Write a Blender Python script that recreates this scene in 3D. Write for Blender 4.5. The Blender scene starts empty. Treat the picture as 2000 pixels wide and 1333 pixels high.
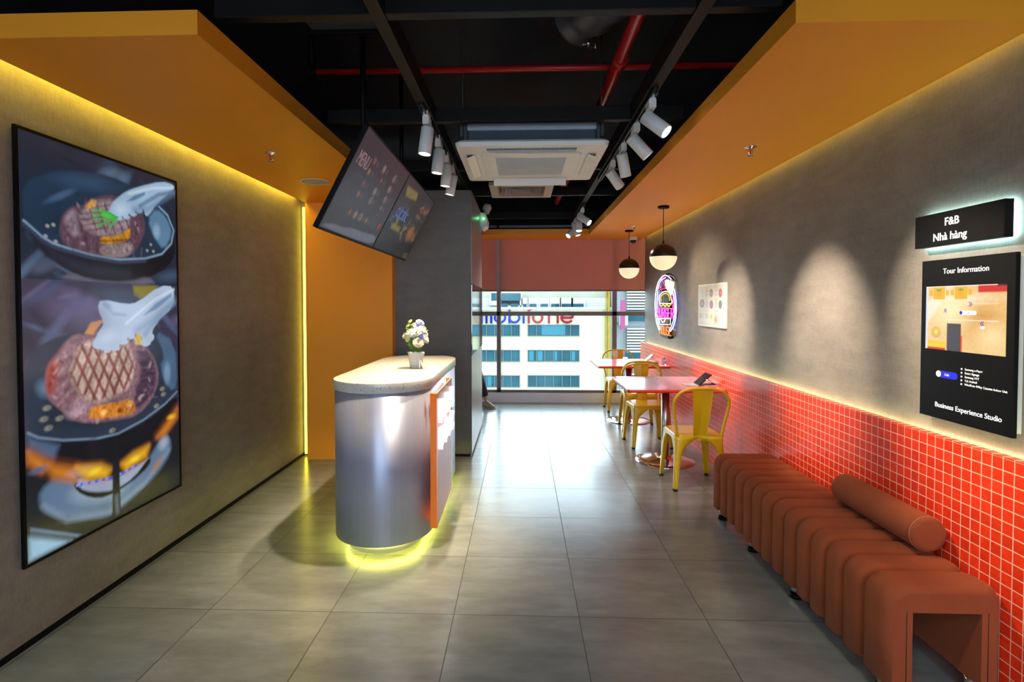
import bpy, bmesh, math, random
import numpy as np
from mathutils import Vector, Matrix, Euler, Quaternion
random.seed(7)
rng = np.random.default_rng(5)
SC = bpy.context.scene
COL = SC.collection
PI = math.pi
# ------------------------------------------------------------------ camera
YAW, PITCH, ROLL, F, CX, CY = .03743, .02524, -.00082, 1058.43, 978.655, 621.07
cd = bpy.data.cameras.new('camera'); cam = bpy.data.objects.new('camera', cd); COL.objects.link(cam)
cy_, sy_, cp_, sp_ = math.cos(YAW), math.sin(YAW), math.cos(PITCH), math.sin(PITCH)
fwd = Vector((-sy_*cp_, cy_*cp_, -sp_)); right = Vector((cy_, sy_, 0)); up = right.cross(fwd)
r2 = right*math.cos(ROLL)+up*math.sin(ROLL); u2 = -right*math.sin(ROLL)+up*math.cos(ROLL)
m = Matrix((r2, u2, -fwd)).transposed().to_4x4(); m.translation = Vector((0, 0, 1.5))
cam.matrix_world = m
cd.sensor_width = 36; cd.lens = F/2000*36
cd.shift_x = (1000-CX)/2000; cd.shift_y = (CY-666.5)/2000
cd.clip_start = .05; cd.clip_end = 500
SC.camera = cam
# ------------------------------------------------------------------ view, world, sun
SC.view_settings.view_transform = 'Standard'; SC.view_settings.look = 'None'
SC.view_settings.exposure = 0.28; SC.view_settings.gamma = 1.0
SC.view_settings.use_curve_mapping = False
W = bpy.data.worlds.new('sky'); SC.world = W; W.use_nodes = True
wn = W.node_tree.nodes; bg = wn['Background']
bg.inputs[0].default_value = (.62, .80, 1, 1); bg.inputs[1].default_value = 8.0

def lamp(name, kind, loc, target, energy, color, parent=None, **kw):
    d = bpy.data.lights.new(name, kind); d.energy = energy; d.color = color
    for k, v in kw.items(): setattr(d, k, v)
    o = bpy.data.objects.new(name, d); COL.objects.link(o); o.location = loc
    o.rotation_euler = (Vector(target)-Vector(loc)).to_track_quat('-Z', 'Y').to_euler()
    if parent: o.parent = parent
    return o
lamp('sun', 'SUN', (0, -20, 40), (4, 12, 0), 1.0, (1, .94, .80), angle=.01)
# unseen ceiling panels added behind the camera for fill (built as fill_panel things below)
FILL_PANELS = [(-1.0, -.9), (1.0, -.9), (-1.0, -2.7), (1.0, -2.7)]
FILL_PANEL_W = 16
TRACK_W = 34
WARM = (1, .77, .50)
LEFT_W = (210, 210, 150, 60); RIGHT_W = (240, 260, 60, 270); FAR_W = (70, 90, 90, 90)
FILL_SPOTS = [(-.564, 1.2, (-.3, .1, -1), 12), (.736, 1.2, (.6, .35, -.75), 60), (-.564, 0, (-.3, .3, -1), 10), (.736, 0, (.4, .3, -1), 10)]  # unseen spot heads added behind the camera as fill
# ------------------------------------------------------------------ materials
def lin(c):
    return tuple(((x/255)/12.92 if x/255 <= .04045 else ((x/255+.055)/1.055)**2.4) for x in c)
def mat(name, color=(.5, .5, .5), rough=.5, metal=0, emit=None, estr=0, spec=.5, noise=0, nscale=8, bump=0, bscale=60, stretch=(1, 1, 1), coat=0, trans=0, alpha=1, rvar=0, ior=1.45):
    M = bpy.data.materials.new(name); M.use_nodes = True
    nt = M.node_tree; N = nt.nodes; L = nt.links
    b = N['Principled BSDF']
    b.inputs['Base Color'].default_value = (*color, 1); b.inputs['Roughness'].default_value = rough
    b.inputs['Metallic'].default_value = metal; b.inputs['Specular IOR Level'].default_value = spec
    b.inputs['IOR'].default_value = ior
    if coat: b.inputs['Coat Weight'].default_value = coat; b.inputs['Coat Roughness'].default_value = .08
    if trans: b.inputs['Transmission Weight'].default_value = trans
    if emit: b.inputs['Emission Color'].default_value = (*emit, 1); b.inputs['Emission Strength'].default_value = estr
    g = N.new('ShaderNodeNewGeometry'); mp = N.new('ShaderNodeMapping'); mp.inputs['Scale'].default_value = stretch
    L.new(g.outputs['Position'], mp.inputs[0])
    if noise or rvar:
        n = N.new('ShaderNodeTexNoise'); n.inputs['Scale'].default_value = nscale; n.inputs['Detail'].default_value = 5
        L.new(mp.outputs[0], n.inputs['Vector'])
        if noise:
            r = N.new('ShaderNodeMapRange'); r.inputs[1].default_value = .25; r.inputs[2].default_value = .75
            r.inputs[3].default_value = 1-noise; r.inputs[4].default_value = 1+noise
            L.new(n.outputs[0], r.inputs[0])
            mx = N.new('ShaderNodeVectorMath'); mx.operation = 'SCALE'; mx.inputs[0].default_value = color
            L.new(r.outputs[0], mx.inputs['Scale']); L.new(mx.outputs[0], b.inputs['Base Color'])
        if rvar:
            r = N.new('ShaderNodeMapRange'); r.inputs[3].default_value = rough-rvar; r.inputs[4].default_value = rough+rvar
            L.new(n.outputs[0], r.inputs[0]); L.new(r.outputs[0], b.inputs['Roughness'])
    if bump:
        n2 = N.new('ShaderNodeTexNoise'); n2.inputs['Scale'].default_value = bscale; n2.inputs['Detail'].default_value = 3
        L.new(mp.outputs[0], n2.inputs['Vector'])
        bp = N.new('ShaderNodeBump'); bp.inputs['Strength'].default_value = bump; bp.inputs['Distance'].default_value = .002
        L.new(n2.outputs[0], bp.inputs['Height']); L.new(bp.outputs[0], b.inputs['Normal'])
    return M
def math_node(N, L, op, a, b=None, c=None):
    n = N.new('ShaderNodeMath'); n.operation = op
    for i, v in enumerate((a, b, c)):
        if v is None: continue
        if isinstance(v, (int, float)): n.inputs[i].default_value = v
        else: L.new(v, n.inputs[i])
    return n.outputs[0]
def grid_mat(name, axes, tile_cols, grout, rough, groove, noise, nscale, stretch, spec=.5, tilevar=.08, bumpd=.001):
    """tiles: axes = ((axis, origin, pitch), ...); groove lines along each"""
    M = bpy.data.materials.new(name); M.use_nodes = True
    nt = M.node_tree; N = nt.nodes; L = nt.links; b = N['Principled BSDF']
    b.inputs['Roughness'].default_value = rough; b.inputs['Specular IOR Level'].default_value = spec
    g = N.new('ShaderNodeNewGeometry'); s = N.new('ShaderNodeSeparateXYZ'); L.new(g.outputs['Position'], s.inputs[0])
    line = None; ids = []
    for ax, o, p in axes:
        q = math_node(N, L, 'DIVIDE', math_node(N, L, 'SUBTRACT', s.outputs['XYZ'.index(ax)], o), p)
        fl = math_node(N, L, 'ROUND', q); d = math_node(N, L, 'ABSOLUTE', math_node(N, L, 'SUBTRACT', q, fl))
        ids.append(math_node(N, L, 'FLOOR', q))
        h = math_node(N, L, 'LESS_THAN', d, groove/2/p)
        line = h if line is None else math_node(N, L, 'MAXIMUM', line, h)
    cb = N.new('ShaderNodeCombineXYZ')
    for i, v in enumerate(ids): L.new(v, cb.inputs[i])
    wh = N.new('ShaderNodeTexWhiteNoise'); L.new(cb.outputs[0], wh.inputs['Vector'])
    mp = N.new('ShaderNodeMapping'); mp.inputs['Scale'].default_value = stretch; L.new(g.outputs['Position'], mp.inputs[0])
    off = N.new('ShaderNodeVectorMath'); off.operation = 'MULTIPLY_ADD'; L.new(wh.outputs['Color'], off.inputs[0]); off.inputs[1].default_value = (9, 9, 9); L.new(mp.outputs[0], off.inputs[2])
    n = N.new('ShaderNodeTexNoise'); n.inputs['Scale'].default_value = nscale; n.inputs['Detail'].default_value = 8; n.inputs['Roughness'].default_value = .65
    L.new(off.outputs[0], n.inputs['Vector'])
    cr = N.new('ShaderNodeValToRGB'); cr.color_ramp.elements[0].position = .3; cr.color_ramp.elements[1].position = .7
    cr.color_ramp.elements[0].color = (*tile_cols[0], 1); cr.color_ramp.elements[1].color = (*tile_cols[1], 1)
    L.new(n.outputs[0], cr.inputs[0])
    tv = N.new('ShaderNodeMapRange'); tv.inputs[3].default_value = 1-tilevar; tv.inputs[4].default_value = 1+tilevar; L.new(wh.outputs['Value'], tv.inputs[0])
    sc = N.new('ShaderNodeVectorMath'); sc.operation = 'SCALE'; L.new(cr.outputs[0], sc.inputs[0]); L.new(tv.outputs[0], sc.inputs['Scale'])
    mx = N.new('ShaderNodeMix'); mx.data_type = 'RGBA'; L.new(line, mx.inputs['Factor']); L.new(sc.outputs[0], mx.inputs[6]); mx.inputs[7].default_value = (*grout, 1)
    L.new(mx.outputs[2], b.inputs['Base Color'])
    rr = math_node(N, L, 'MULTIPLY_ADD', line, .4, rough); L.new(rr, b.inputs['Roughness'])
    bp = N.new('ShaderNodeBump'); bp.inputs['Strength'].default_value = .6; bp.inputs['Distance'].default_value = bumpd; bp.invert = True
    L.new(line, bp.inputs['Height']); L.new(bp.outputs[0], b.inputs['Normal'])
    return M
def wall_mat(name, c1, c2):
    M = bpy.data.materials.new(name); M.use_nodes = True
    nt = M.node_tree; N = nt.nodes; L = nt.links; b = N['Principled BSDF']
    b.inputs['Roughness'].default_value = .62; b.inputs['Specular IOR Level'].default_value = .35
    g = N.new('ShaderNodeNewGeometry')
    fac = []
    for sc_, st in ((1.6, (1, 1, 1)), (5, (1, 1, 3)), (16, (8, 8, 1.5)), (16, (1.5, 1.5, 10))):
        mp = N.new('ShaderNodeMapping'); mp.inputs['Scale'].default_value = st; L.new(g.outputs['Position'], mp.inputs[0])
        n = N.new('ShaderNodeTexNoise'); n.inputs['Scale'].default_value = sc_; n.inputs['Detail'].default_value = 4; L.new(mp.outputs[0], n.inputs['Vector']); fac.append(n.outputs[0])
    a = math_node(N, L, 'MULTIPLY', fac[0], .35); a = math_node(N, L, 'MULTIPLY_ADD', fac[1], .25, a)
    a = math_node(N, L, 'MULTIPLY_ADD', fac[2], .22, a); a = math_node(N, L, 'MULTIPLY_ADD', fac[3], .18, a)
    cr = N.new('ShaderNodeValToRGB'); cr.color_ramp.elements[0].position = .36; cr.color_ramp.elements[1].position = .64
    cr.color_ramp.elements[0].color = (*c1, 1); cr.color_ramp.elements[1].color = (*c2, 1)
    L.new(a, cr.inputs[0]); L.new(cr.outputs[0], b.inputs['Base Color'])
    bp = N.new('ShaderNodeBump'); bp.inputs['Strength'].default_value = .15; bp.inputs['Distance'].default_value = .002; L.new(a, bp.inputs['Height']); L.new(bp.outputs[0], b.inputs['Normal'])
    return M
def emis(name, color, strength):
    return mat(name, (0, 0, 0), .5, emit=color, estr=strength)
def screen_mat(name, strength, rough=.25, spec=.5, base=0.0):
    M = bpy.data.materials.new(name); M.use_nodes = True
    N = M.node_tree.nodes; L = M.node_tree.links; b = N['Principled BSDF']
    b.inputs['Base Color'].default_value = (.01, .01, .012, 1); b.inputs['Roughness'].default_value = rough; b.inputs['Specular IOR Level'].default_value = spec
    a = N.new('ShaderNodeAttribute'); a.attribute_name = 'Picture'
    if strength: L.new(a.outputs['Color'], b.inputs['Emission Color']); b.inputs['Emission Strength'].default_value = strength
    if base: L.new(a.outputs['Color'], b.inputs['Base Color'])
    return M
def glass_mat(name, tint=(1, 1, 1), gl=.08):
    M = bpy.data.materials.new(name); M.use_nodes = True
    N = M.node_tree.nodes; L = M.node_tree.links; N.remove(N['Principled BSDF'])
    t = N.new('ShaderNodeBsdfTransparent'); t.inputs[0].default_value = (*tint, 1)
    gs = N.new('ShaderNodeBsdfGlossy'); gs.inputs['Roughness'].default_value = .02
    fr = N.new('ShaderNodeFresnel'); fr.inputs[0].default_value = 1.18
    mx = N.new('ShaderNodeMixShader'); L.new(fr.outputs[0], mx.inputs[0]); L.new(t.outputs[0], mx.inputs[1]); L.new(gs.outputs[0], mx.inputs[2])
    L.new(mx.outputs[0], N['Material Output'].inputs[0]); return M

M_FLOOR = grid_mat('floor_tile', (('X', -.32546, .60181), ('Y', 2.57174, .60283)), ((.18, .20, .187), (.30, .325, .305)), (.03, .03, .03), .23, .0040, 0, 3.2, (.8, 2.2, 1), tilevar=.05, spec=.7, bumpd=.0006)
M_MOSAIC = grid_mat('red_mosaic', (('Y', 3.05748, .04714), ('Z', .927, .04714)), (lin((228, 50, 24)), lin((246, 66, 30))), lin((255, 196, 168)), .3, .0042, 0, 30, (1, 1, 1), tilevar=.12, spec=.18)
M_MOSTOP = grid_mat('red_mosaic_top', (('Y', 3.05748, .04714),), (lin((228, 50, 24)), lin((246, 66, 30))), lin((255, 205, 180)), .22, .0042, 0, 30, (1, 1, 1), tilevar=.12)
M_WALL = wall_mat('fabric_wall', (.175, .155, .134), (.31, .276, .242))
M_GREYW = wall_mat('grey_wall', (.115, .118, .125), (.18, .184, .19))
M_ORANGE = mat('orange_paint', (.88, .33, .015), .55, noise=.03, nscale=2, bump=.05, bscale=200)
M_BLACKC = mat('black_ceiling', (.012, .013, .017), .8, noise=.4, nscale=3, bump=.6, bscale=8)
M_BEAM = mat('beam_black', (.010, .009, .009), .5, spec=.15, noise=.2, nscale=6)
M_TRACK = mat('track_black', (.02, .02, .02), .35)
M_REDPIPE = mat('red_pipe', (.42, .012, .012), .3, noise=.15, nscale=6)
M_WHITE = mat('white_plastic', (.78, .78, .75), .4, noise=.03, nscale=5)
M_LGREY = mat('light_grey_plastic', (.42, .44, .46), .45, noise=.05, nscale=8)
M_DGREY = mat('dark_grey', (.06, .065, .07), .5, noise=.1, nscale=6)
M_BLACK = mat('black_matte', (.004, .004, .005), .45, spec=.12, noise=.1, nscale=9)
M_BLACKG = mat('black_gloss', (.008, .008, .01), .12)
M_CHROME = mat('chrome', (.75, .74, .73), .12, 1, rvar=.04, nscale=8)
M_STEEL = mat('brushed_steel', (.55, .55, .56), .3, 1, noise=.08, nscale=40, stretch=(1, 1, .05))
M_YELLOW = mat('yellow_enamel', (.80, .50, .008), .3, coat=.25, noise=.05, nscale=12)
M_RUBBER = mat('rubber', (.01, .01, .01), .7, noise=.1)
M_TABLE = mat('orange_red_laminate', lin((250, 70, 44)), .25, noise=.03, nscale=9, coat=.8)
M_TEDGE = mat('table_edge', lin((235, 40, 20)), .4, noise=.03)
M_VELVET = mat('rust_velvet', (.29, .072, .027), .85, noise=.16, nscale=5, bump=.5, bscale=260, spec=.2)
M_VELVET.node_tree.nodes['Principled BSDF'].inputs['Sheen Weight'].default_value = .12
M_VELVET.node_tree.nodes['Principled BSDF'].inputs['Sheen Tint'].default_value = (1, .5, .32, 1)
M_STRIP = emis('led_yellow', (1, .84, .06), 9)
M_LENS = emis('lamp_lens', (1, .95, .88), 12)
# ------------------------------------------------------------------ mesh helpers
def B(): return bmesh.new()
def box(bm, x0, x1, y0, y1, z0, z1, M=None, bev=0, seg=2):
    vs = [bm.verts.new((x, y, z)) for x in (x0, x1) for y in (y0, y1) for z in (z0, z1)]
    fs = [bm.faces.new([vs[i] for i in q]) for q in ((0, 1, 3, 2), (4, 6, 7, 5), (0, 4, 5, 1), (2, 3, 7, 6), (0, 2, 6, 4), (1, 5, 7, 3))]
    if bev:
        es = list({e for f in fs for e in f.edges})
        r = bmesh.ops.bevel(bm, geom=es, offset=bev, segments=seg, affect='EDGES', profile=.5)
        vs = list({v for f in r['faces'] for v in f.verts} | {v for v in vs if v.is_valid})
    if M is not None:
        for v in vs: v.co = M @ v.co
    return bm
def ring(bm, c, ax, r, n, ref=None):
    ax = Vector(ax).normalized(); ref = Vector(ref) if ref else (Vector((0, 0, 1)) if abs(ax.z) < .9 else Vector((0, 1, 0)))
    a = ax.cross(ref).normalized(); b = ax.cross(a)
    return [bm.verts.new(Vector(c)+a*r*math.cos(2*PI*i/n)+b*r*math.sin(2*PI*i/n)) for i in range(n)]
def skin(bm, rings, closed=False, caps=True):
    n = len(rings[0]); k = len(rings)
    for j in range(k if closed else k-1):
        A, C = rings[j], rings[(j+1) % k]
        for i in range(n):
            f = bm.faces.new((A[i], A[(i+1) % n], C[(i+1) % n], C[i])); f.smooth = True
    if caps and not closed: bm.faces.new(rings[0][::-1]); bm.faces.new(rings[-1])
def cyl(bm, p0, p1, r0, r1=None, n=24, caps=True):
    p0, p1 = Vector(p0), Vector(p1); ax = p1-p0
    skin(bm, [ring(bm, p0, ax, r0, n), ring(bm, p1, ax, r0 if r1 is None else r1, n)], caps=caps); return bm
def tube(bm, pts, r, n=8, closed=False, ref=None, radii=None):
    pts = [Vector(p) for p in pts]; k = len(pts); rs = []
    prev = None
    for i in range(k):
        if closed: t = (pts[(i+1) % k]-pts[i-1]).normalized()
        else: t = (pts[min(i+1, k-1)]-pts[max(i-1, 0)]).normalized()
        if prev is None:
            rf = Vector(ref) if ref else (Vector((0, 0, 1)) if abs(t.z) < .9 else Vector((1, 0, 0)))
            a = t.cross(rf).normalized()
        else: a = (prev-t*prev.dot(t)).normalized()
        prev = a; b = t.cross(a); rr = radii[i] if radii else r
        rs.append([bm.verts.new(pts[i]+a*rr*math.cos(2*PI*j/n)+b*rr*math.sin(2*PI*j/n)) for j in range(n)])
    skin(bm, rs, closed); return bm
def lathe(bm, prof, c=(0, 0, 0), n=32, M=None):
    rs = []
    for r, z in prof:
        rs.append([bm.verts.new((c[0]+r*math.cos(2*PI*i/n), c[1]+r*math.sin(2*PI*i/n), c[2]+z)) for i in range(n)])
    for j in range(len(rs)-1):
        for i in range(n):
            f = bm.faces.new((rs[j][i], rs[j][(i+1) % n], rs[j+1][(i+1) % n], rs[j+1][i])); f.smooth = True
    bm.faces.new(rs[0][::-1]); bm.faces.new(rs[-1])
    if M is not None:
        for q in rs:
            for v in q: v.co = M @ v.co
    return bm
def prism(bm, pts, z0, z1, smooth=False):
    a = [bm.verts.new((x, y, z0)) for x, y in pts]; b = [bm.verts.new((x, y, z1)) for x, y in pts]
    n = len(pts)
    for i in range(n):
        f = bm.faces.new((a[i], a[(i+1) % n], b[(i+1) % n], b[i])); f.smooth = smooth
    bm.faces.new(a[::-1]); bm.faces.new(b); return bm
def rrect(x0, x1, y0, y1, r, n=6):
    out = []
    for cx, cy, a0 in ((x1-r, y1-r, 0), (x0+r, y1-r, 90), (x0+r, y0+r, 180), (x1-r, y0+r, 270)):
        for i in range(n+1):
            a = math.radians(a0+90*i/n); out.append((cx+r*math.cos(a), cy+r*math.sin(a)))
    return out
def arcpts(cx, cy, r, a0, a1, n):
    return [(cx+r*math.cos(math.radians(a0+(a1-a0)*i/n)), cy+r*math.sin(math.radians(a0+(a1-a0)*i/n))) for i in range(n+1)]
def smooth_path(pts, n=6, closed=False):
    P = [Vector(p) for p in pts]; k = len(P); out = []
    for i in range(k if closed else k-1):
        p0 = P[(i-1) % k] if closed or i > 0 else P[0]; p1 = P[i]; p2 = P[(i+1) % k]; p3 = P[(i+2) % k] if closed or i+2 < k else P[-1]
        for j in range(n):
            t = j/n
            out.append(.5*((2*p1)+(p2-p0)*t+(2*p0-5*p1+4*p2-p3)*t*t+(3*p1-p0-3*p2+p3)*t**3))
    if not closed: out.append(P[-1])
    return out
# ------------------------------------------------------------------ object helpers
def obj(name, bm, mt, parent=None, bevel=0, seg=2, solid=0, sub=0, smooth=False, loc=None):
    me = bpy.data.meshes.new(name)
    if not isinstance(bm, bpy.types.Mesh):
        bmesh.ops.recalc_face_normals(bm, faces=bm.faces[:])
        bm.to_mesh(me); bm.free()
    else: me = bm
    if mt is not None: me.materials.append(mt)
    o = bpy.data.objects.new(name, me); COL.objects.link(o)
    if smooth:
        for p in me.polygons: p.use_smooth = True
    if parent: o.parent = parent
    if loc: o.location = loc
    if solid: md = o.modifiers.new('solid', 'SOLIDIFY'); md.thickness = solid; md.offset = 0
    if bevel: md = o.modifiers.new('bevel', 'BEVEL'); md.width = bevel; md.segments = seg; md.limit_method = 'ANGLE'
    if sub: md = o.modifiers.new('sub', 'SUBSURF'); md.levels = sub; md.render_levels = sub
    return o
def tag(o, label, cat, group=None, kind=None):
    if label: o['label'] = label
    if cat: o['category'] = cat
    if group: o['group'] = group
    if kind: o['kind'] = kind
    return o
def thing(name, label, cat, loc=(0, 0, 0), rotz=0, group=None):
    o = bpy.data.objects.new(name, None); COL.objects.link(o); o.location = loc; o.rotation_euler = (0, 0, rotz)
    o.empty_display_size = .1
    return tag(o, label, cat, group)
def struct(name, bm, mt, label, cat='wall', **kw):
    return tag(obj(name, bm, mt, **kw), label, cat, None, 'structure')
def dup(root, loc=None, rotz=None, label=None):
    r = root.copy(); COL.objects.link(r)
    if loc: r.location = loc
    if rotz is not None: r.rotation_euler = (0, 0, rotz)
    if label: r['label'] = label
    kids = [c for c in list(COL.objects) if c.parent == root]
    for ch in kids:
        c = ch.copy(); COL.objects.link(c); c.parent = r
        for g in [q for q in list(COL.objects) if q.parent == ch]:
            d = g.copy(); COL.objects.link(d); d.parent = c
    return r
def text(name, s, size, mt, parent, M, extrude=.001, align='LEFT', squash=1.0, bold=0):
    """flat raised lettering; M maps text plane (x right, y up, z out) into the world"""
    c = bpy.data.curves.new(name, 'FONT'); c.body = s; c.size = size; c.extrude = extrude; c.align_x = align
    c.resolution_u = 3
    if bold: c.offset = bold
    t = bpy.data.objects.new('tmp', c); COL.objects.link(t)
    bpy.context.view_layer.update()
    dg = bpy.context.evaluated_depsgraph_get()
    me = bpy.data.meshes.new_from_object(t.evaluated_get(dg))
    bpy.data.objects.remove(t); me.name = name
    me.transform(Matrix.Diagonal((squash, 1, 1, 1))); me.transform(M)
    me.materials.clear(); me.materials.append(mt)
    o = bpy.data.objects.new(name, me); COL.objects.link(o); o.parent = parent
    return o
def frame(origin, xd, yd):
    xd, yd = Vector(xd).normalized(), Vector(yd).normalized(); zd = xd.cross(yd)
    M = Matrix((xd, yd, zd)).transposed().to_4x4(); M.translation = Vector(origin); return M
RW = lambda x, y, z: frame((x, y, z), (0, -1, 0), (0, 0, 1))   # writing on the right wall (reads towards the camera)
# ------------------------------------------------------------------ painter for the pictures shown on screens and prints
class Pic:
    def __init__(s, w, h, col, asp):
        s.w, s.h, s.asp = w, h, asp
        s.a = np.ones((h, w, 3))*np.array(lin(col))
        s.u, s.v = np.meshgrid((np.arange(w)+.5)/w, (np.arange(h)+.5)/h)
    def put(s, m, col, k=1.0):
        m = np.clip(m, 0, 1)[..., None]*k; s.a = s.a*(1-m)+np.array(lin(col) if not isinstance(col, np.ndarray) else col)*m
    def ell(s, u, v, ru, rv, col, soft=.3, rot=0, k=1.0, hollow=0):
        du, dv = (s.u-u), (s.v-v)*s.asp; c, n = math.cos(rot), math.sin(rot)
        x, y = (du*c+dv*n)/ru, (-du*n+dv*c)/(rv*s.asp)
        d = np.sqrt(x*x+y*y); m = (1-d)/max(soft, 1e-3)
        if hollow: m = np.minimum(m, (d-hollow)/max(soft, 1e-3))
        s.put(m, col, k)
    def sdf(s, pts):
        P = np.array(pts, float)*[1, s.asp]; x, y = s.u, s.v*s.asp
        d = np.full(x.shape, 1e9); ins = np.zeros(x.shape, bool)
        for i in range(len(P)):
            a, b = P[i-1], P[i]; e = b-a; l = (e**2).sum()+1e-12
            t = np.clip(((x-a[0])*e[0]+(y-a[1])*e[1])/l, 0, 1)
            d = np.minimum(d, np.hypot(x-a[0]-t*e[0], y-a[1]-t*e[1]))
            c = ((a[1] > y) != (b[1] > y)) & (x < (b[0]-a[0])*(y-a[1])/(b[1]-a[1]+1e-12)+a[0]); ins ^= c
        return np.where(ins, d, -d)
    def poly(s, pts, col, soft=.006, k=1.0):
        if len(pts) > 5:
            q = []
            for i in range(len(pts)):
                a, b = pts[i-1], pts[i]; q += [(a[0]*.75+b[0]*.25, a[1]*.75+b[1]*.25), (a[0]*.25+b[0]*.75, a[1]*.25+b[1]*.75)]
            pts = q
        s.put(s.sdf(pts)/soft+.5, col, k)
    def line(s, pts, wd, col, k=1.0, soft=.004):
        P = np.array(pts, float)*[1, s.asp]; x, y = s.u, s.v*s.asp; d = np.full(x.shape, 1e9)
        for i in range(len(P)-1):
            a, b = P[i], P[i+1]; e = b-a; l = (e**2).sum()+1e-12; t = np.clip(((x-a[0])*e[0]+(y-a[1])*e[1])/l, 0, 1)
            d = np.minimum(d, np.hypot(x-a[0]-t*e[0], y-a[1]-t*e[1]))
        s.put((wd/2-d)/soft+.5, col, k)
    def rect(s, u0, u1, v0, v1, col, k=1.0): s.put(((s.u >= u0) & (s.u <= u1) & (s.v >= v0) & (s.v <= v1)).astype(float), col, k)
    def noise(s, cell, amp, mask=None, st=(1, 1)):
        gw, gh = int(max(2, 1/cell*st[0])), int(max(2, s.asp/cell*st[1])); g = rng.random((gh+2, gw+2))
        x, y = s.u*gw, s.v*gh; i, j = x.astype(int), y.astype(int); fx, fy = x-i, y-j; fx = fx*fx*(3-2*fx); fy = fy*fy*(3-2*fy)
        n = (g[j, i]*(1-fx)+g[j, i+1]*fx)*(1-fy)+(g[j+1, i]*(1-fx)+g[j+1, i+1]*fx)*fy
        f = 1+(n-.5)*2*amp*(1 if mask is None else np.clip(mask, 0, 1)); s.a = s.a*f[..., None]
    def mesh(s, name, mt, parent, O, U, V, kind=None):
        """a flat sheet of small faces spanning O + u U + v V, coloured by the picture"""
        O, U, V = map(np.array, (O, U, V)); w, h = s.w, s.h
        gu, gv = np.meshgrid(np.linspace(0, 1, w+1), np.linspace(0, 1, h+1))
        co = O+gu[..., None]*U+gv[..., None]*V
        idx = np.arange((w+1)*(h+1)).reshape(h+1, w+1)
        q = np.stack([idx[:-1, :-1], idx[1:, :-1], idx[1:, 1:], idx[:-1, 1:]], -1).reshape(-1, 4)
        me = bpy.data.meshes.new(name); me.vertices.add(len(idx.ravel())); me.vertices.foreach_set('co', co.reshape(-1))
        me.loops.add(q.size); me.loops.foreach_set('vertex_index', q.ravel().astype(np.int32))
        me.polygons.add(len(q)); me.polygons.foreach_set('loop_start', np.arange(0, q.size, 4, dtype=np.int32))
        me.update(); me.validate()
        ap = np.pad(s.a, ((1, 1), (1, 1), (0, 0)), 'edge'); vc = (ap[:-1, :-1]+ap[1:, :-1]+ap[:-1, 1:]+ap[1:, 1:])/4
        c4 = np.ones((vc.shape[0]*vc.shape[1], 4), np.float32); c4[:, :3] = vc.reshape(-1, 3)
        at = me.color_attributes.new('Picture', 'FLOAT_COLOR', 'POINT'); at.data.foreach_set('color', c4.ravel())
        me.materials.append(mt); o = bpy.data.objects.new(name, me); COL.objects.link(o); o.parent = parent
        return o
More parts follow.
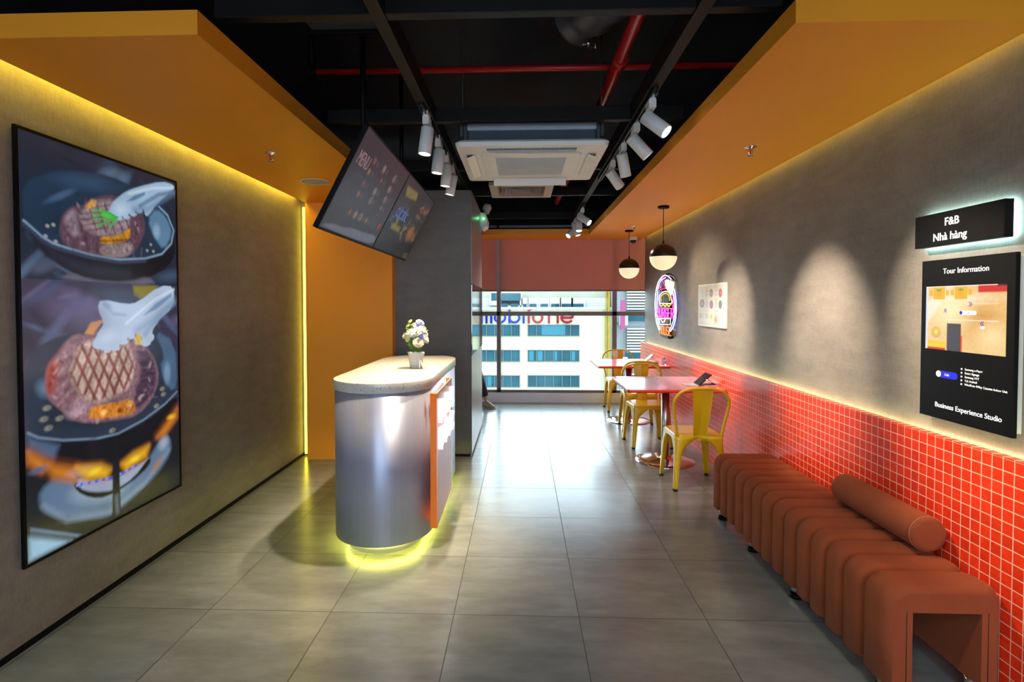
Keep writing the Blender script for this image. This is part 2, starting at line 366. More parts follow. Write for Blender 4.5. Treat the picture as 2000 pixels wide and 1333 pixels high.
T1={'pan_in': [(0.015, 0.206), (0.019, 0.12), (0.127, 0.084), (0.323, 0.052), (0.504, 0.042), (0.686, 0.056), (0.878, 0.087), (0.958, 0.121), (0.973, 0.176), (0.872, 0.234), (0.544, 0.268), (0.212, 0.256), (0.102, 0.238)], 'pan_lo': [(0.018, 0.206), (0.102, 0.238), (0.212, 0.256), (0.544, 0.272), (0.871, 0.24), (0.99, 0.181), (0.987, 0.243), (0.869, 0.3), (0.592, 0.335), (0.342, 0.332), (0.229, 0.315), (0.118, 0.282), (0.051, 0.246)], 'rim': [(0.019, 0.207), (0.06, 0.222), (0.102, 0.238), (0.156, 0.25), (0.212, 0.256), (0.367, 0.267), (0.544, 0.272), (0.734, 0.26), (0.871, 0.239), (0.955, 0.201), (0.979, 0.157), (0.925, 0.112), (0.854, 0.092)], 'crescent': [(0.754, 0.14), (0.831, 0.097), (0.925, 0.124), (0.965, 0.17), (0.888, 0.227), (0.811, 0.193)], 'steak': [(0.191, 0.209), (0.206, 0.175), (0.267, 0.148), (0.318, 0.145), (0.408, 0.108), (0.527, 0.091), (0.616, 0.108), (0.711, 0.118), (0.745, 0.163), (0.7, 0.218), (0.622, 0.256), (0.531, 0.269), (0.412, 0.267), (0.313, 0.262), (0.232, 0.253), (0.194, 0.236)], 'steak_top': [(0.291, 0.176), (0.318, 0.152), (0.407, 0.12), (0.526, 0.105), (0.628, 0.129), (0.619, 0.174), (0.547, 0.204), (0.426, 0.215), (0.337, 0.207)], 'steak_l': [(0.206, 0.189), (0.256, 0.156), (0.297, 0.161), (0.29, 0.191), (0.315, 0.223), (0.243, 0.223)], 'fat': [(0.414, 0.216), (0.547, 0.204), (0.626, 0.173), (0.625, 0.201), (0.598, 0.216), (0.425, 0.238)], 'fat2': [(0.413, 0.239), (0.598, 0.219), (0.651, 0.227), (0.622, 0.256), (0.531, 0.269), (0.423, 0.266)], 'fat3': [(0.334, 0.143), (0.373, 0.12), (0.407, 0.12), (0.395, 0.137), (0.35, 0.149)], 'tongs': [(0.481, 0.149), (0.495, 0.119), (0.565, 0.087), (0.604, 0.072), (0.686, 0.05), (0.882, 0.008), (0.989, 0.007), (0.988, 0.022), (0.831, 0.085), (0.769, 0.127), (0.739, 0.132), (0.733, 0.11), (0.683, 0.115), (0.628, 0.137), (0.562, 0.154), (0.511, 0.156)], 'tslot': [(0.603, 0.102), (0.657, 0.079), (0.743, 0.058), (0.735, 0.07), (0.657, 0.093)], 'split': [(-0.003, 0.341), (1.017, 0.337)], 'pale': [(0.19, 0.336), (0.239, 0.318), (0.364, 0.337), (0.592, 0.336), (0.761, 0.312), (0.82, 0.34), (0.42, 0.34)], 'tongs2': [(0.373, 0.495), (0.403, 0.47), (0.438, 0.451), (0.394, 0.409), (0.418, 0.384), (0.59, 0.399), (0.671, 0.393), (0.851, 0.339), (0.974, 0.34), (0.971, 0.405), (0.799, 0.458), (0.751, 0.527), (0.715, 0.511), (0.667, 0.478), (0.585, 0.497), (0.52, 0.519), (0.459, 0.524), (0.39, 0.511)], 't2slot': [(0.712, 0.433), (0.802, 0.399), (0.948, 0.362), (0.947, 0.374), (0.817, 0.414)], 'yellow': [(0.639, 0.344), (0.835, 0.34), (0.773, 0.37), (0.7, 0.382), (0.644, 0.371)]}
T2={'pan': [(0.016, 0.521), (0.073, 0.496), (0.22, 0.472), (0.45, 0.457), (0.79, 0.474), (0.976, 0.522), (0.99, 0.689), (0.968, 0.7), (0.778, 0.744), (0.568, 0.769), (0.375, 0.761), (0.188, 0.737), (0.063, 0.712), (0.015, 0.691)], 'crescent': [(0.79, 0.477), (0.976, 0.522), (0.991, 0.676), (0.915, 0.676), (0.833, 0.598), (0.885, 0.563)], 'rim': [(0.016, 0.696), (0.063, 0.713), (0.188, 0.737), (0.375, 0.759), (0.514, 0.764), (0.699, 0.747), (0.879, 0.717), (0.983, 0.688)], 'body': [(0.014, 0.698), (0.063, 0.714), (0.188, 0.738), (0.375, 0.761), (0.54, 0.769), (0.746, 0.753), (0.986, 0.695), (0.988, 0.736), (0.808, 0.805), (0.711, 0.828), (0.471, 0.84), (0.258, 0.818), (0.107, 0.781), (0.015, 0.74)], 'bodylit': [(0.016, 0.705), (0.109, 0.73), (0.167, 0.746), (0.136, 0.781), (0.017, 0.737)], 'steak': [(0.105, 0.597), (0.102, 0.573), (0.117, 0.546), (0.167, 0.519), (0.199, 0.496), (0.263, 0.473), (0.329, 0.48), (0.412, 0.467), (0.637, 0.479), (0.725, 0.524), (0.802, 0.571), (0.832, 0.63), (0.78, 0.688), (0.655, 0.73), (0.515, 0.725), (0.319, 0.711), (0.232, 0.69), (0.161, 0.652), (0.114, 0.627)], 'top': [(0.221, 0.582), (0.249, 0.534), (0.294, 0.5), (0.387, 0.493), (0.526, 0.493), (0.607, 0.519), (0.647, 0.586), (0.601, 0.641), (0.492, 0.66), (0.367, 0.664), (0.288, 0.64)], 'redl': [(0.106, 0.588), (0.117, 0.546), (0.157, 0.529), (0.176, 0.554), (0.143, 0.62), (0.114, 0.617)], 'dark': [(0.649, 0.544), (0.755, 0.531), (0.824, 0.623), (0.764, 0.687), (0.641, 0.716), (0.629, 0.662), (0.69, 0.607)], 'fat': [(0.332, 0.67), (0.465, 0.674), (0.628, 0.676), (0.641, 0.722), (0.516, 0.716), (0.331, 0.705)], 'fatt': [(0.318, 0.475), (0.354, 0.447), (0.438, 0.44), (0.388, 0.466), (0.364, 0.479)], 'faty': [(0.63, 0.484), (0.681, 0.474), (0.709, 0.523), (0.65, 0.515)], 'silver': [(0.061, 0.868), (0.067, 0.84), (0.144, 0.821), (0.257, 0.847), (0.429, 0.913), (0.709, 0.883), (0.84, 0.822), (0.917, 0.83), (0.924, 0.88), (0.802, 0.93), (0.587, 0.968), (0.452, 0.985), (0.252, 0.95), (0.101, 0.905)], 'ringo': [(0.235, 0.848), (0.25, 0.877), (0.333, 0.912), (0.429, 0.929), (0.589, 0.921), (0.739, 0.894), (0.756, 0.866)], 'fl1': [(0.015, 0.738), (0.116, 0.782), (0.078, 0.792), (0.016, 0.76)], 'fl2': [(0.107, 0.783), (0.258, 0.817), (0.246, 0.845), (0.134, 0.815)], 'fl3': [(0.253, 0.816), (0.396, 0.835), (0.457, 0.857), (0.431, 0.874), (0.312, 0.858)], 'fl4': [(0.537, 0.854), (0.621, 0.838), (0.734, 0.832), (0.71, 0.859), (0.563, 0.876)], 'fl5': [(0.807, 0.811), (0.981, 0.742), (0.979, 0.768), (0.875, 0.807)], 'white': [(0.252, 0.841), (0.346, 0.87), (0.456, 0.885), (0.508, 0.889), (0.709, 0.871), (0.733, 0.868), (0.618, 0.909), (0.48, 0.92), (0.345, 0.899), (0.267, 0.873)], 'bar': [(0.48, 0.776), (0.513, 0.778), (0.524, 0.984), (0.464, 0.993)], 'shelf': [(0.016, 0.916), (0.273, 0.994), (0.25, 0.996), (0.016, 0.926)], 'glass': [(0.015, 0.944), (0.187, 0.993), (0.015, 0.992)]}
TP={'bub': [(0.108, 0.648), (0.17, 0.68), (0.091, 0.673), (0.475, 0.75), (0.803, 0.716), (0.855, 0.667), (0.863, 0.685), (0.113, 0.697)], 'yb': [(0.536, 0.154), (0.389, 0.145), (0.372, 0.159), (0.38, 0.172), (0.404, 0.189), (0.48, 0.188), (0.429, 0.14), (0.476, 0.144)]}
NEON={'outer_left': [(0.328, 1.853), (0.143, 1.795), (0.015, 1.684), (-0.035, 1.536), (-0.017, 1.386), (0.046, 1.255), (0.204, 1.147)], 'top_arc': [(0.346, 1.857), (0.477, 1.863), (0.62, 1.839), (0.742, 1.8)], 'outer_right': [(0.877, 1.677), (0.946, 1.56), (0.965, 1.43), (0.927, 1.314), (0.836, 1.223), (0.72, 1.165)], 'in_left': [(0.478, 1.827), (0.268, 1.805), (0.125, 1.714), (0.064, 1.568), (0.062, 1.404), (0.124, 1.258), (0.241, 1.165)], 'in_right': [(0.815, 1.649), (0.88, 1.546), (0.898, 1.429), (0.865, 1.327), (0.772, 1.235), (0.681, 1.179)], 'red1': [(0.193, 1.809), (0.389, 1.842), (0.466, 1.84)], 'red2': [(0.113, 1.685), (0.112, 1.747), (0.207, 1.752), (0.209, 1.687), (0.51, 1.695)], 'red3': [(0.423, 1.69), (0.421, 1.768), (0.311, 1.804)], 'pink1': [(0.089, 1.617), (0.154, 1.616), (0.158, 1.438), (0.094, 1.437)], 'pink2': [(0.762, 1.613), (0.826, 1.602), (0.83, 1.443), (0.767, 1.443)], 'bun': [(0.214, 1.51), (0.174, 1.575), (0.254, 1.63), (0.423, 1.658), (0.597, 1.65), (0.709, 1.607), (0.748, 1.562), (0.749, 1.508), (0.214, 1.51)], 'bun2': [(0.281, 1.537), (0.256, 1.574), (0.316, 1.613), (0.454, 1.633), (0.586, 1.621), (0.654, 1.585), (0.678, 1.535)], 'zig': [(0.201, 1.499), (0.283, 1.464), (0.38, 1.498), (0.475, 1.464), (0.555, 1.498), (0.646, 1.464), (0.738, 1.499)], 'f1': [(0.479, 1.796), (0.527, 1.694)], 'f2': [(0.548, 1.801), (0.585, 1.67)], 'f3': [(0.621, 1.801), (0.652, 1.661)], 'f4': [(0.704, 1.789), (0.708, 1.637)], 'f5': [(0.774, 1.776), (0.761, 1.651)], 'f6': [(0.854, 1.762), (0.809, 1.679)], 'f7': [(0.48, 1.742), (0.762, 1.613), (0.855, 1.721)], 'tray': [(0.162, 1.308), (0.727, 1.32), (0.718, 1.248), (0.221, 1.232), (0.162, 1.308)], 'v': [(0.25, 1.304), (0.362, 1.258), (0.491, 1.307), (0.433, 1.268)]}
NTXT=[(0.058, 1.317), (0.865, 1.327), (0.054, 1.445), (0.862, 1.451), (0.18, 1.098), (0.775, 1.116), (0.177, 1.214), (0.772, 1.228)]
BWIN=[(-2.66, -0.09, -0.13, 0.41), (0.34, 2.97, -0.12, 0.41), (-2.66, -0.09, -1.45, -0.9), (0.34, 2.97, -1.44, -0.9), (-2.67, -0.09, -2.78, -2.22), (0.34, 2.98, -2.76, -2.21), (-2.67, -0.09, -4.1, -3.54), (0.34, 2.98, -4.08, -3.52), (-1.58, -1.26, 1.68, 2.08), (-1.05, -0.03, 1.68, 2.07), (-1.04, -0.71, 1.34, 1.52), (-0.55, -0.17, 1.34, 1.52), (0.09, 0.28, 1.34, 1.52), (0.42, 0.8, 1.34, 1.52), (1.0, 1.39, 1.34, 1.52), (1.55, 1.98, 1.34, 1.52), (2.1, 2.61, 1.34, 1.52), (2.69, 3.24, 1.34, 1.52)]
BL=[(-2.06, 0.51), (-1.5, 0.51), (-1.4, 0.51), (-0.8, 0.51), (-0.67, 0.51), (-0.05, 0.51), (0.06, 0.51), (0.17, 0.51), (0.27, 0.51), (0.6, 0.51), (0.56, 0.51), (1.12, 0.51), (1.42, 0.51), (1.91, 0.51), (2.01, 0.51), (2.69, 0.51), (-0.67, 1.3), (0.34, 1.16), (-0.75, 1.11)]
MN={'MENU': [(0.02, 0.255), (0.119, 0.234)], 'dishes': [(0.153, 0.189), (0.259, 0.183), (0.394, 0.184), (0.149, 0.311), (0.283, 0.296), (0.398, 0.313), (0.153, 0.438), (0.275, 0.435), (0.404, 0.436), (0.155, 0.557), (0.279, 0.539), (0.406, 0.545), (0.159, 0.759), (0.212, 0.757), (0.266, 0.751), (0.33, 0.75)], 'cream': [(0.023, 0.961), (0.091, 0.924), (0.158, 0.93), (0.255, 0.889), (0.369, 0.888), (0.504, 0.854), (0.526, 0.977), (0.256, 0.994), (0.016, 0.987)], 'red': (0.486, 0.742), 'gold': [(0.566, 0.182), (0.748, 0.13)], 'han': [(0.563, 0.339), (0.809, 0.306)], 'cuc': [(0.586, 0.438), (0.762, 0.438)], 'n20': [(0.619, 0.555), (0.702, 0.585)], 'gold2': [(0.607, 0.647), (0.743, 0.653)], 'cir': [(0.92, 0.272), (1.015, 0.25), (0.918, 0.603), (0.824, 0.554), (0.808, 0.668), (1.02, 0.604)]}
PD=[(0.547, 0.2), (0.858, 0.22), (0.161, 0.461), (0.542, 0.481), (0.857, 0.48), (0.547, 0.77), (0.153, 0.194), (0.698, 0.833)]
# ================================================================== THE SETTING
struct('floor', box(B(), -2.4, 2.3, -4.0, 8.45, -.12, 0), M_FLOOR, 'large grey stone-look square floor tiles with thin dark joints', 'floor')
struct('ceiling', box(B(), -2.4, 2.3, -4.0, 8.6, 3.3, 3.45), M_BLACKC, 'open black painted concrete ceiling above the beams', 'ceiling')
struct('wall_left', box(B(), -2.30, -2.162, -4.0, 5.262, 0, 2.62), M_WALL, 'grey brown textured wall on the left around the tall food screen', 'wall')
struct('wall_left', box(B(), -2.40, -2.30, -4.0, 8.45, 0, 3.3), M_BLACKC, 'black outer wall behind the left wall panel', 'wall')
struct('wall_right', box(B(), 1.85, 2.0, -4.0, 8.2, 0, 2.62), M_WALL, 'grey brown textured wall on the right above the red tiles', 'wall')
struct('wall_right', box(B(), 2.0, 2.15, -4.0, 8.45, 0, 3.3), M_BLACKC, 'black outer wall behind the right wall panel', 'wall')
bm = B(); box(bm, -2.4, -1.7, -4.12, -4.0, 0, 3.3); box(bm, 1.3, 2.3, -4.12, -4.0, 0, 3.3); box(bm, -1.7, 1.3, -4.12, -4.0, 2.35, 3.3); box(bm, -1.7, 1.3, -4.12, -4.0, 0, .7)
struct('wall_rear', bm, M_WALL, 'rear wall with an added opening letting sky light in behind the viewpoint', 'wall')  # unseen opening added so cool sky light reaches the orange undersides
struct('wall_far', box(B(), -2.3, 2.0, 8.2, 8.25, 2.56, 3.3), M_BLACKC, 'black bulkhead above the orange ceiling at the window', 'wall')
# orange end wall: a shallow box with its right end face showing
struct('wall_orange', box(B(), -2.07, -1.232, 5.14, 5.262, 0, 2.47), M_ORANGE, 'orange painted end wall behind the counter', 'wall')
# grey column wall with side panels
t = thing('wall_column', 'grey column wall right of the orange wall with a glossy screen in its side', 'wall'); t['kind'] = 'structure'
obj('wall_body', box(B(), -2.29, -.492, 5.265, 6.64, .03, 2.605), M_GREYW, t)
bm = B(); box(bm, -.49, -.484, 5.27, 6.64, 1.70, 2.60); box(bm, -.49, -.484, 5.27, 6.64, .03, .995)
obj('side_cladding', bm, mat('side_laminate', (.30, .29, .29), .3, noise=.05, nscale=3), t)
obj('side_screen', box(B(), -.49, -.480, 5.285, 6.63, 1.0, 1.692, bev=.003), mat('dark_screen_glass', (.05, .055, .06), .06, spec=1.0, ior=1.9), t)
obj('plinth', box(B(), -2.28, -.50, 5.28, 6.6, 0, .03), M_BLACK, t)
# dropped orange ceilings
struct('ceiling_left', box(B(), -2.06, -1.163, 1.93, 5.262, 2.47, 2.558), M_ORANGE, 'orange dropped ceiling band over the left side', 'ceiling')
bm = B(); prism(bm, [(.945, 1.93), (1.80, 1.93), (1.80, 8.2), (-2.2, 8.2), (-2.2, 7.62), (.945, 7.62)], 2.47, 2.55)
struct('ceiling_right', bm, M_ORANGE, 'orange dropped ceiling band over the right side turning along the window', 'ceiling')
# lids keep the coves dark above
struct('ceiling_left', box(B(), -2.29, -1.9, 1.93, 5.26, 2.56, 2.575), M_BLACKC, 'black lid of the light cove over the left wall', 'ceiling')
struct('ceiling_right', box(B(), 1.6, 1.99, 1.93, 8.2, 2.56, 2.575), M_BLACKC, 'black lid of the light cove over the right wall', 'ceiling')
# tiled lower wall
t = thing('wall_tiled', 'waist-high red mosaic tiled wall base with pale grout', 'wall'); t['kind'] = 'structure'
obj('tile_face', box(B(), 1.789, 1.806, -4, 8.2, 0, .927), M_MOSAIC, t)
obj('tile_ledge', box(B(), 1.7885, 1.828, -4, 8.2, .927, .931), M_MOSTOP, t)
# baseboard, curb
struct('baseboard_left', box(B(), -2.162, -2.150, -4, 5.26, 0, .024), M_BLACK, 'thin black baseboard at the foot of the left wall', 'baseboard')
struct('trim_1', box(B(), -2.3, 2.0, 8.22, 8.45, 0, .148), mat('curb_grey', (.85, .86, .9), .45, noise=.06, nscale=4), 'low pale grey curb under the window', 'curb')
# window
t = thing('window_1', 'full-width window with brown frame looking at yellow office block', 'window'); t['kind'] = 'structure'
MF = mat('window_frame', (.20, .165, .155), .4, noise=.1, nscale=6)
bm = B()
for x0, x1 in ((-.376, -.312), (1.374, 1.446), (-1.9, -1.83)): box(bm, x0, x1, 8.26, 8.33, .148, 3.3)
box(bm, -2.3, 2.0, 8.26, 8.33, 1.322, 1.388); box(bm, -2.3, 2.0, 8.26, 8.33, .148, .19); box(bm, -2.3, 2.0, 8.26, 8.33, 2.75, 3.3)
box(bm, 1.95, 2.0, 8.26, 8.33, .148, 3.3); box(bm, -2.3, -2.25, 8.26, 8.33, .148, 3.3)
obj('window_frame', bm, MF, t, bevel=.004)
MG = glass_mat('window_glass', (.97, .97, .92))
for x0, x1 in ((-2.25, -1.9), (-1.83, -.376), (-.312, 1.374), (1.446, 1.95)):
    for z0, z1 in ((.19, 1.322), (1.388, 2.75)): obj('window_pane', box(B(), x0, x1, 8.292, 8.298, z0, z1), MG, t)
# roller blinds
M_BLIND = mat('blind_fabric', (.66, .33, .26), .8, noise=.05, nscale=3, bump=.3, bscale=400)
_n = M_BLIND.node_tree.nodes; _l = M_BLIND.node_tree.links; _t = _n.new('ShaderNodeBsdfTranslucent'); _t.inputs[0].default_value = (.42, .17, .13, 1); _m = _n.new('ShaderNodeMixShader'); _m.inputs[0].default_value = .42
_l.new(_n['Principled BSDF'].outputs[0], _m.inputs[1]); _l.new(_t.outputs[0], _m.inputs[2]); _l.new(_m.outputs[0], _n['Material Output'].inputs[0])
for x0, x1, lb in ((-2.2, -.370, 'narrow brown roller blind left of the window post, half lowered'), (-.335, 1.93, 'wide brown roller blind covering the upper window, half lowered')):
    t = thing('roller_blind', lb, 'blind', group='roller blinds at the window')
    obj('blind_fabric', box(B(), x0, x1, 8.222, 8.226, 1.70, 2.66), M_BLIND, t)
    obj('bottom_rail', box(B(), x0, x1, 8.214, 8.234, 1.69, 1.712, bev=.004), mat('rail_brown', (.25, .16, .13), .5, noise=.05), t)
    obj('blind_roller', cyl(B(), (x0, 8.224, 2.67), (x1, 8.224, 2.67), .03), M_LGREY, t)
    obj('pull_chain', tube(B(), smooth_path([(x0+.012, 8.20, 2.66), (x0+.012, 8.20, 1.5), (x0+.014, 8.2, .42), (x0+.03, 8.2, .40), (x0+.042, 8.2, .44), (x0+.036, 8.2, 1.5), (x0+.036, 8.2, 2.66)]), .003, 6), M_LGREY, t)
# black beam grid hung from the ceiling
t = thing('ceiling_beam_grid', 'black metal beam grid hanging below the dark ceiling', 'beams'); t['kind'] = 'structure'
bm = B()
for y in (.9, 2.14, 3.40, 4.62, 5.72, 7.25, -.4, -1.7, -3.0): box(bm, -1.22 if 1.93 < y < 5.3 else -2.29, 1.0 if y > 1.93 else 2.0, y, y+.05, 2.64, 2.725)
obj('cross_beam', bm, M_BEAM, t, bevel=.003)
bm = B()
for x0 in (-.592, .672): box(bm, x0, x0+.056, -4, 7.62 if x0 > 0 else 5.9, 2.632, 2.742)
obj('long_beam', bm, M_BEAM, t, bevel=.003)
for x0, y0, y1, lb in ((-.579, 3.06, 5.0, 'black light track under the left long beam'), (.685, 2.88, 4.9, 'long black light track under the right beam'), (-.579, -.45, 1.6, 'added left black light track for fill spots behind the viewpoint'), (.685, -.45, 1.6, 'added right black light track for fill spots behind the viewpoint'), (.685, 6.1, 7.6, 'short black light track under the far end of right beam')):  # the two tracks behind the viewpoint are added to carry fill spots
    t2 = thing('light_track', lb, 'light track')
    bm = B(); box(bm, x0, x0+.008, y0, y1, 2.600, 2.632); box(bm, x0+.022, x0+.030, y0, y1, 2.600, 2.632); box(bm, x0, x0+.03, y0, y1, 2.620, 2.632)
    obj('track_rail', bm, M_TRACK, t2)
# red pipes
t = thing('sprinkler_pipe', 'thick red fire pipe running lengthwise above the beams', 'pipe')
obj('pipe', tube(B(), [(.60, -3.9, 2.98), (.55, 2.5, 2.86), (.545, 3.7, 2.86), (.47, 7.3, 2.86)], .034, 16), M_REDPIPE, t)
for y in (3.05, 4.3, 5.6): obj('coupling', cyl(B(), (.547-.02*(y-3.7)/2, y, 2.86), (.547-.02*(y-3.7)/2, y+.07, 2.86), .042, n=16), M_REDPIPE, t)
t = thing('sprinkler_pipe', 'thin red fire pipe crossing from left to right', 'pipe')
obj('pipe', tube(B(), [(-1.30, 3.33, 2.93), (2.0, 3.33, 2.93)], .019, 12), M_REDPIPE, t)
obj('riser', cyl(B(), (-1.29, 3.33, 2.93), (-1.29, 3.33, 3.3), .019, n=12), M_BLACK, t)
obj('elbow', box(B(), -1.33, -1.26, 3.295, 3.365, 2.895, 2.965, bev=.015), M_BLACK, t)
t = thing('sprinkler_pipe', 'far thin red fire pipe crossing near the window', 'pipe')
obj('pipe', tube(B(), [(-2.2, 5.95, 2.76), (2.0, 5.95, 2.76)], .016, 12), M_REDPIPE, t)
# duct in the dark
t = thing('air_duct', 'fat wrapped flexible duct crossing the black ceiling void', 'duct')
pts = smooth_path([(.30, 3.15, 3.13), (.5, 2.85, 3.13), (.8, 2.6, 3.13), (1.2, 2.45, 3.13), (1.95, 2.4, 3.13)], 8)
bm = B(); tube(bm, pts, .15, 24, radii=[.15+.012*math.sin(i*1.9) for i in range(len(pts))])
obj('duct_skin', bm, mat('duct_black', (.03, .034, .045), .45, noise=.3, nscale=4, bump=.8, bscale=12), t)
bm = B(); random.seed(3)
for i in range(5):
    x, y = .34+.018*i, 3.10+.01*i; vs = [bm.verts.new((x+random.uniform(-.015, .015), y+random.uniform(-.02, .02), 2.96+random.uniform(-.018, .018))) for _ in range(4)]
    bm.faces.new(vs)
obj('torn_foil', bm, mat('foil', (.9, .9, .92), .25, 1, noise=.1), t, solid=.002)
t = thing('cable_tray', 'dark ceiling duct box high above the left beams', 'duct')
obj('tray_body', box(B(), -1.15, -.7, 1.0, 3.0, 3.0, 3.2, bev=.01), M_DGREY, t)
obj('tray_flange', box(B(), -1.17, -.68, 2.96, 3.0, 2.98, 3.22, bev=.004), M_BLACK, t)
# LED strips in the coves
def strip(label, *b):
    return tag(obj('led_strip', box(B(), *b), M_STRIP), label, 'led strip', 'yellow led strips')
strip('yellow led strip glowing along the top of the left wall', -2.155, -2.075, 1.95, 5.13, 2.552, 2.558)
strip('yellow led strip glowing in the upright gap left of the orange wall', -2.140, -2.119, 5.252, 5.258, .02, 2.45)
COL.objects['led_strip.001'].data.materials[0] = emis('led_yellow_upright', (1, .84, .05), 7)
o = strip('yellow led strip glowing along the top of the right wall', 1.806, 1.845, 1.95, 8.1, 2.552, 2.558)
o.data.materials[0] = emis('led_yellow_soft', (1, .84, .08), 6)
o = strip('yellow led strip glowing behind the red tiled ledge', 1.828, 1.848, -3.9, 8.1, .890, .897)
o.data.materials[0] = emis('led_yellow_ledge', (.85, 1, .50), 30)
# added fill panels, out of view behind the camera
for i, (x, y) in enumerate(FILL_PANELS):
    t = thing('fill_panel', ['left', 'right'][x > 0]+' added square ceiling fill panel '+['just', 'far'][y < -2]+' behind the viewpoint', 'fill light', group='added ceiling fill panels')
    t.location = (x, y, 2.585)
    obj('fill_panel_frame', box(B(), -.32, .32, -.32, .32, 0, .04, bev=.005), M_WHITE, t)
    obj('diffuser', box(B(), -.29, .29, -.29, .29, -.004, .0), emis('fill_panel_diffuser', (.85, .92, 1), 2.0), t)
    lamp('fill_panel_lamp', 'AREA', (0, 0, -.012), (0, 0, -2), FILL_PANEL_W, (.82, .90, 1), t, shape='SQUARE', size=.56)
# ================================================================== TRACK SPOTLIGHTS
def head(label, x, y, n, watts, group, color=WARM, ang=44, blend=1.0, zt=2.60, lit=True):
    n = Vector(n).normalized()
    t = thing('track_spotlight', label, 'spotlight', (x, y, zt), 0, group)
    bm = B(); box(bm, -.014, .014, -.05, .05, -.006, .025); box(bm, -.020, .020, -.045, .045, -.050, -.004, bev=.003)
    obj('adapter', bm, M_WHITE, t)
    pv = Vector((0, .0, -.088))
    bm = B(); cyl(bm, (0, 0, -.05), pv, .013, n=14); obj('swivel_arm', bm, M_LGREY, t)
    c = pv+Vector((n.x, n.y, 0))*.012+Vector((0, 0, -.026))
    p0, p1 = c-n*.055, c+n*.105
    bm = B(); rs = []
    for q, r in ((p0, .034), (p0+n*.004, .0385), (p1-n*.002, .0385), (p1, .037), (p1, .034), (p1-n*.014, .033)): rs.append(ring(bm, q, n, r, 32))
    skin(bm, rs); b = obj('lamp_head', bm, M_WHITE, t)
    bm = B(); cyl(bm, p1-n*.0135, p1-n*.006, .0325, n=28)
    obj('lens', bm, M_LENS, t)
    lamp('spot_lamp', 'SPOT', p1+n*.002, p1+n, watts, color, t, spot_size=math.radians(ang), spot_blend=blend, shadow_soft_size=.025)
    return t
GL = 'spotlights on the left track'; GR = 'spotlights on the right track'; GF = 'spotlights on the far end of the right track'; GB = 'added fill spotlights behind the viewpoint'
XL, XR = -.556, .700
for i, (y, n) in enumerate(((3.20, (-.12, -.06, -1)), (3.66, (-.12, -.02, -1)), (4.06, (-.12, .02, -1)), (4.38, (-.22, .04, -1)))):
    head(['white cylinder spotlight nearest on the left track', 'second white cylinder spotlight on the left track', 'third white cylinder spotlight on the left track', 'farthest white cylinder spotlight on the left track'][i], XL, y, n, LEFT_W[i], GL, ang=58)
for i, (y, n) in enumerate(((2.99, (.62, -.40, -.66)), (3.385, (.66, .0, -.72)), (3.80, (.25, .35, -.9)), (4.24, (.60, .36, -.68)))):
    head(['white cylinder spotlight nearest on the right track, tilted up with glowing lens', 'second white spotlight on the right track tilted right', 'third white spotlight on the right track pointing almost straight down', 'fourth white spotlight on the right track tilted toward the menu poster'][i], XR, y, n, RIGHT_W[i], GR, color=(1, .83, .64))
for i, (y, n) in enumerate(((6.30, (.62, -.45, -.55)), (6.65, (-.02, -.25, -1)), (7.08, (.30, -.08, -1)), (7.42, (-.55, -.40, -.6)))):
    head(['nearest of the far cluster of spotlights, tilted right', 'far cluster spotlight pointing straight down', 'far cluster spotlight partly hidden behind the straight one', 'farthest spotlight by the window, tilted left'][i], XR, y, n, FAR_W[i], GF, ang=60)
for i, (x, y, n, w) in enumerate(FILL_SPOTS):
    head(['first', 'second', 'third', 'fourth', 'fifth', 'sixth'][i]+' added white fill spotlight on the tracks behind the viewpoint', x, y, n, w, GB, ang=70)

# ================================================================== AIR CONDITIONER CASSETTE
t = thing('air_conditioner', 'white four-way ceiling cassette air conditioner hanging in the centre', 'air conditioner', (.066, 3.935, 2.5))
S = .49
bm = B()
op, ip = rrect(-S, S, -S, S, .035, 5), rrect(-S+.004, S-.004, -S+.004, S-.004, .032, 5)
outer_b = [bm.verts.new((x*.985, y*.985, 0)) for x, y in op]; outer_t = [bm.verts.new((x, y, .028)) for x, y in op]; top = [bm.verts.new((x*.96, y*.96, .045)) for x, y in op]
n_ = len(op)
for A_, C_ in ((outer_b, outer_t), (outer_t, top)):
    for i in range(n_): bm.faces.new((A_[i], A_[(i+1) % n_], C_[(i+1) % n_], C_[i]))
bm.faces.new(outer_b[::-1]); bm.faces.new(top)
obj('face_panel', bm, M_WHITE, t, bevel=.004)
bm = B(); prism(bm, rrect(-.335, .335, -.335, .335, .05, 6), -.012, .002); obj('intake_panel', bm, M_WHITE, t, bevel=.006)
# honeycomb intake grille
bm = B(); box(bm, -.235, .235, -.235, .235, -.0128, -.012); obj('grille_back', bm, mat('grille_dark', (.035, .045, .06), .5, noise=.05), t)
bm = B(); cs = .0175; rr = .0105
rows = int(.47/(cs*.866)); 
for j in range(rows):
    for i in range(27):
        x = -.235+cs*(i+.5*(j % 2)); y = -.235+cs*.866*j
        if x > .232: continue
        a = [(x+rr*math.cos(PI/6+k*PI/3), y+rr*math.sin(PI/6+k*PI/3)) for k in range(6)]; b = [(x+rr*.74*math.cos(PI/6+k*PI/3), y+rr*.74*math.sin(PI/6+k*PI/3)) for k in range(6)]
        va = [bm.verts.new((*p, -.0155)) for p in a]; vb = [bm.verts.new((*p, -.0155)) for p in b]; vc = [bm.verts.new((*p, -.0125)) for p in b]
        for k in range(6):
            bm.faces.new((va[k], va[(k+1) % 6], vb[(k+1) % 6], vb[k])); bm.faces.new((vb[k], vb[(k+1) % 6], vc[(k+1) % 6], vc[k]))
obj('honeycomb_grille', bm, mat('grille_white', (.8, .82, .82), .45, noise=.03), t)
bm = B()
for k in range(4):
    Mr = Matrix.Rotation(k*PI/2, 4, 'Z')
    box(bm, -.29, .29, .372, .432, -.0015, .006, M=Mr)
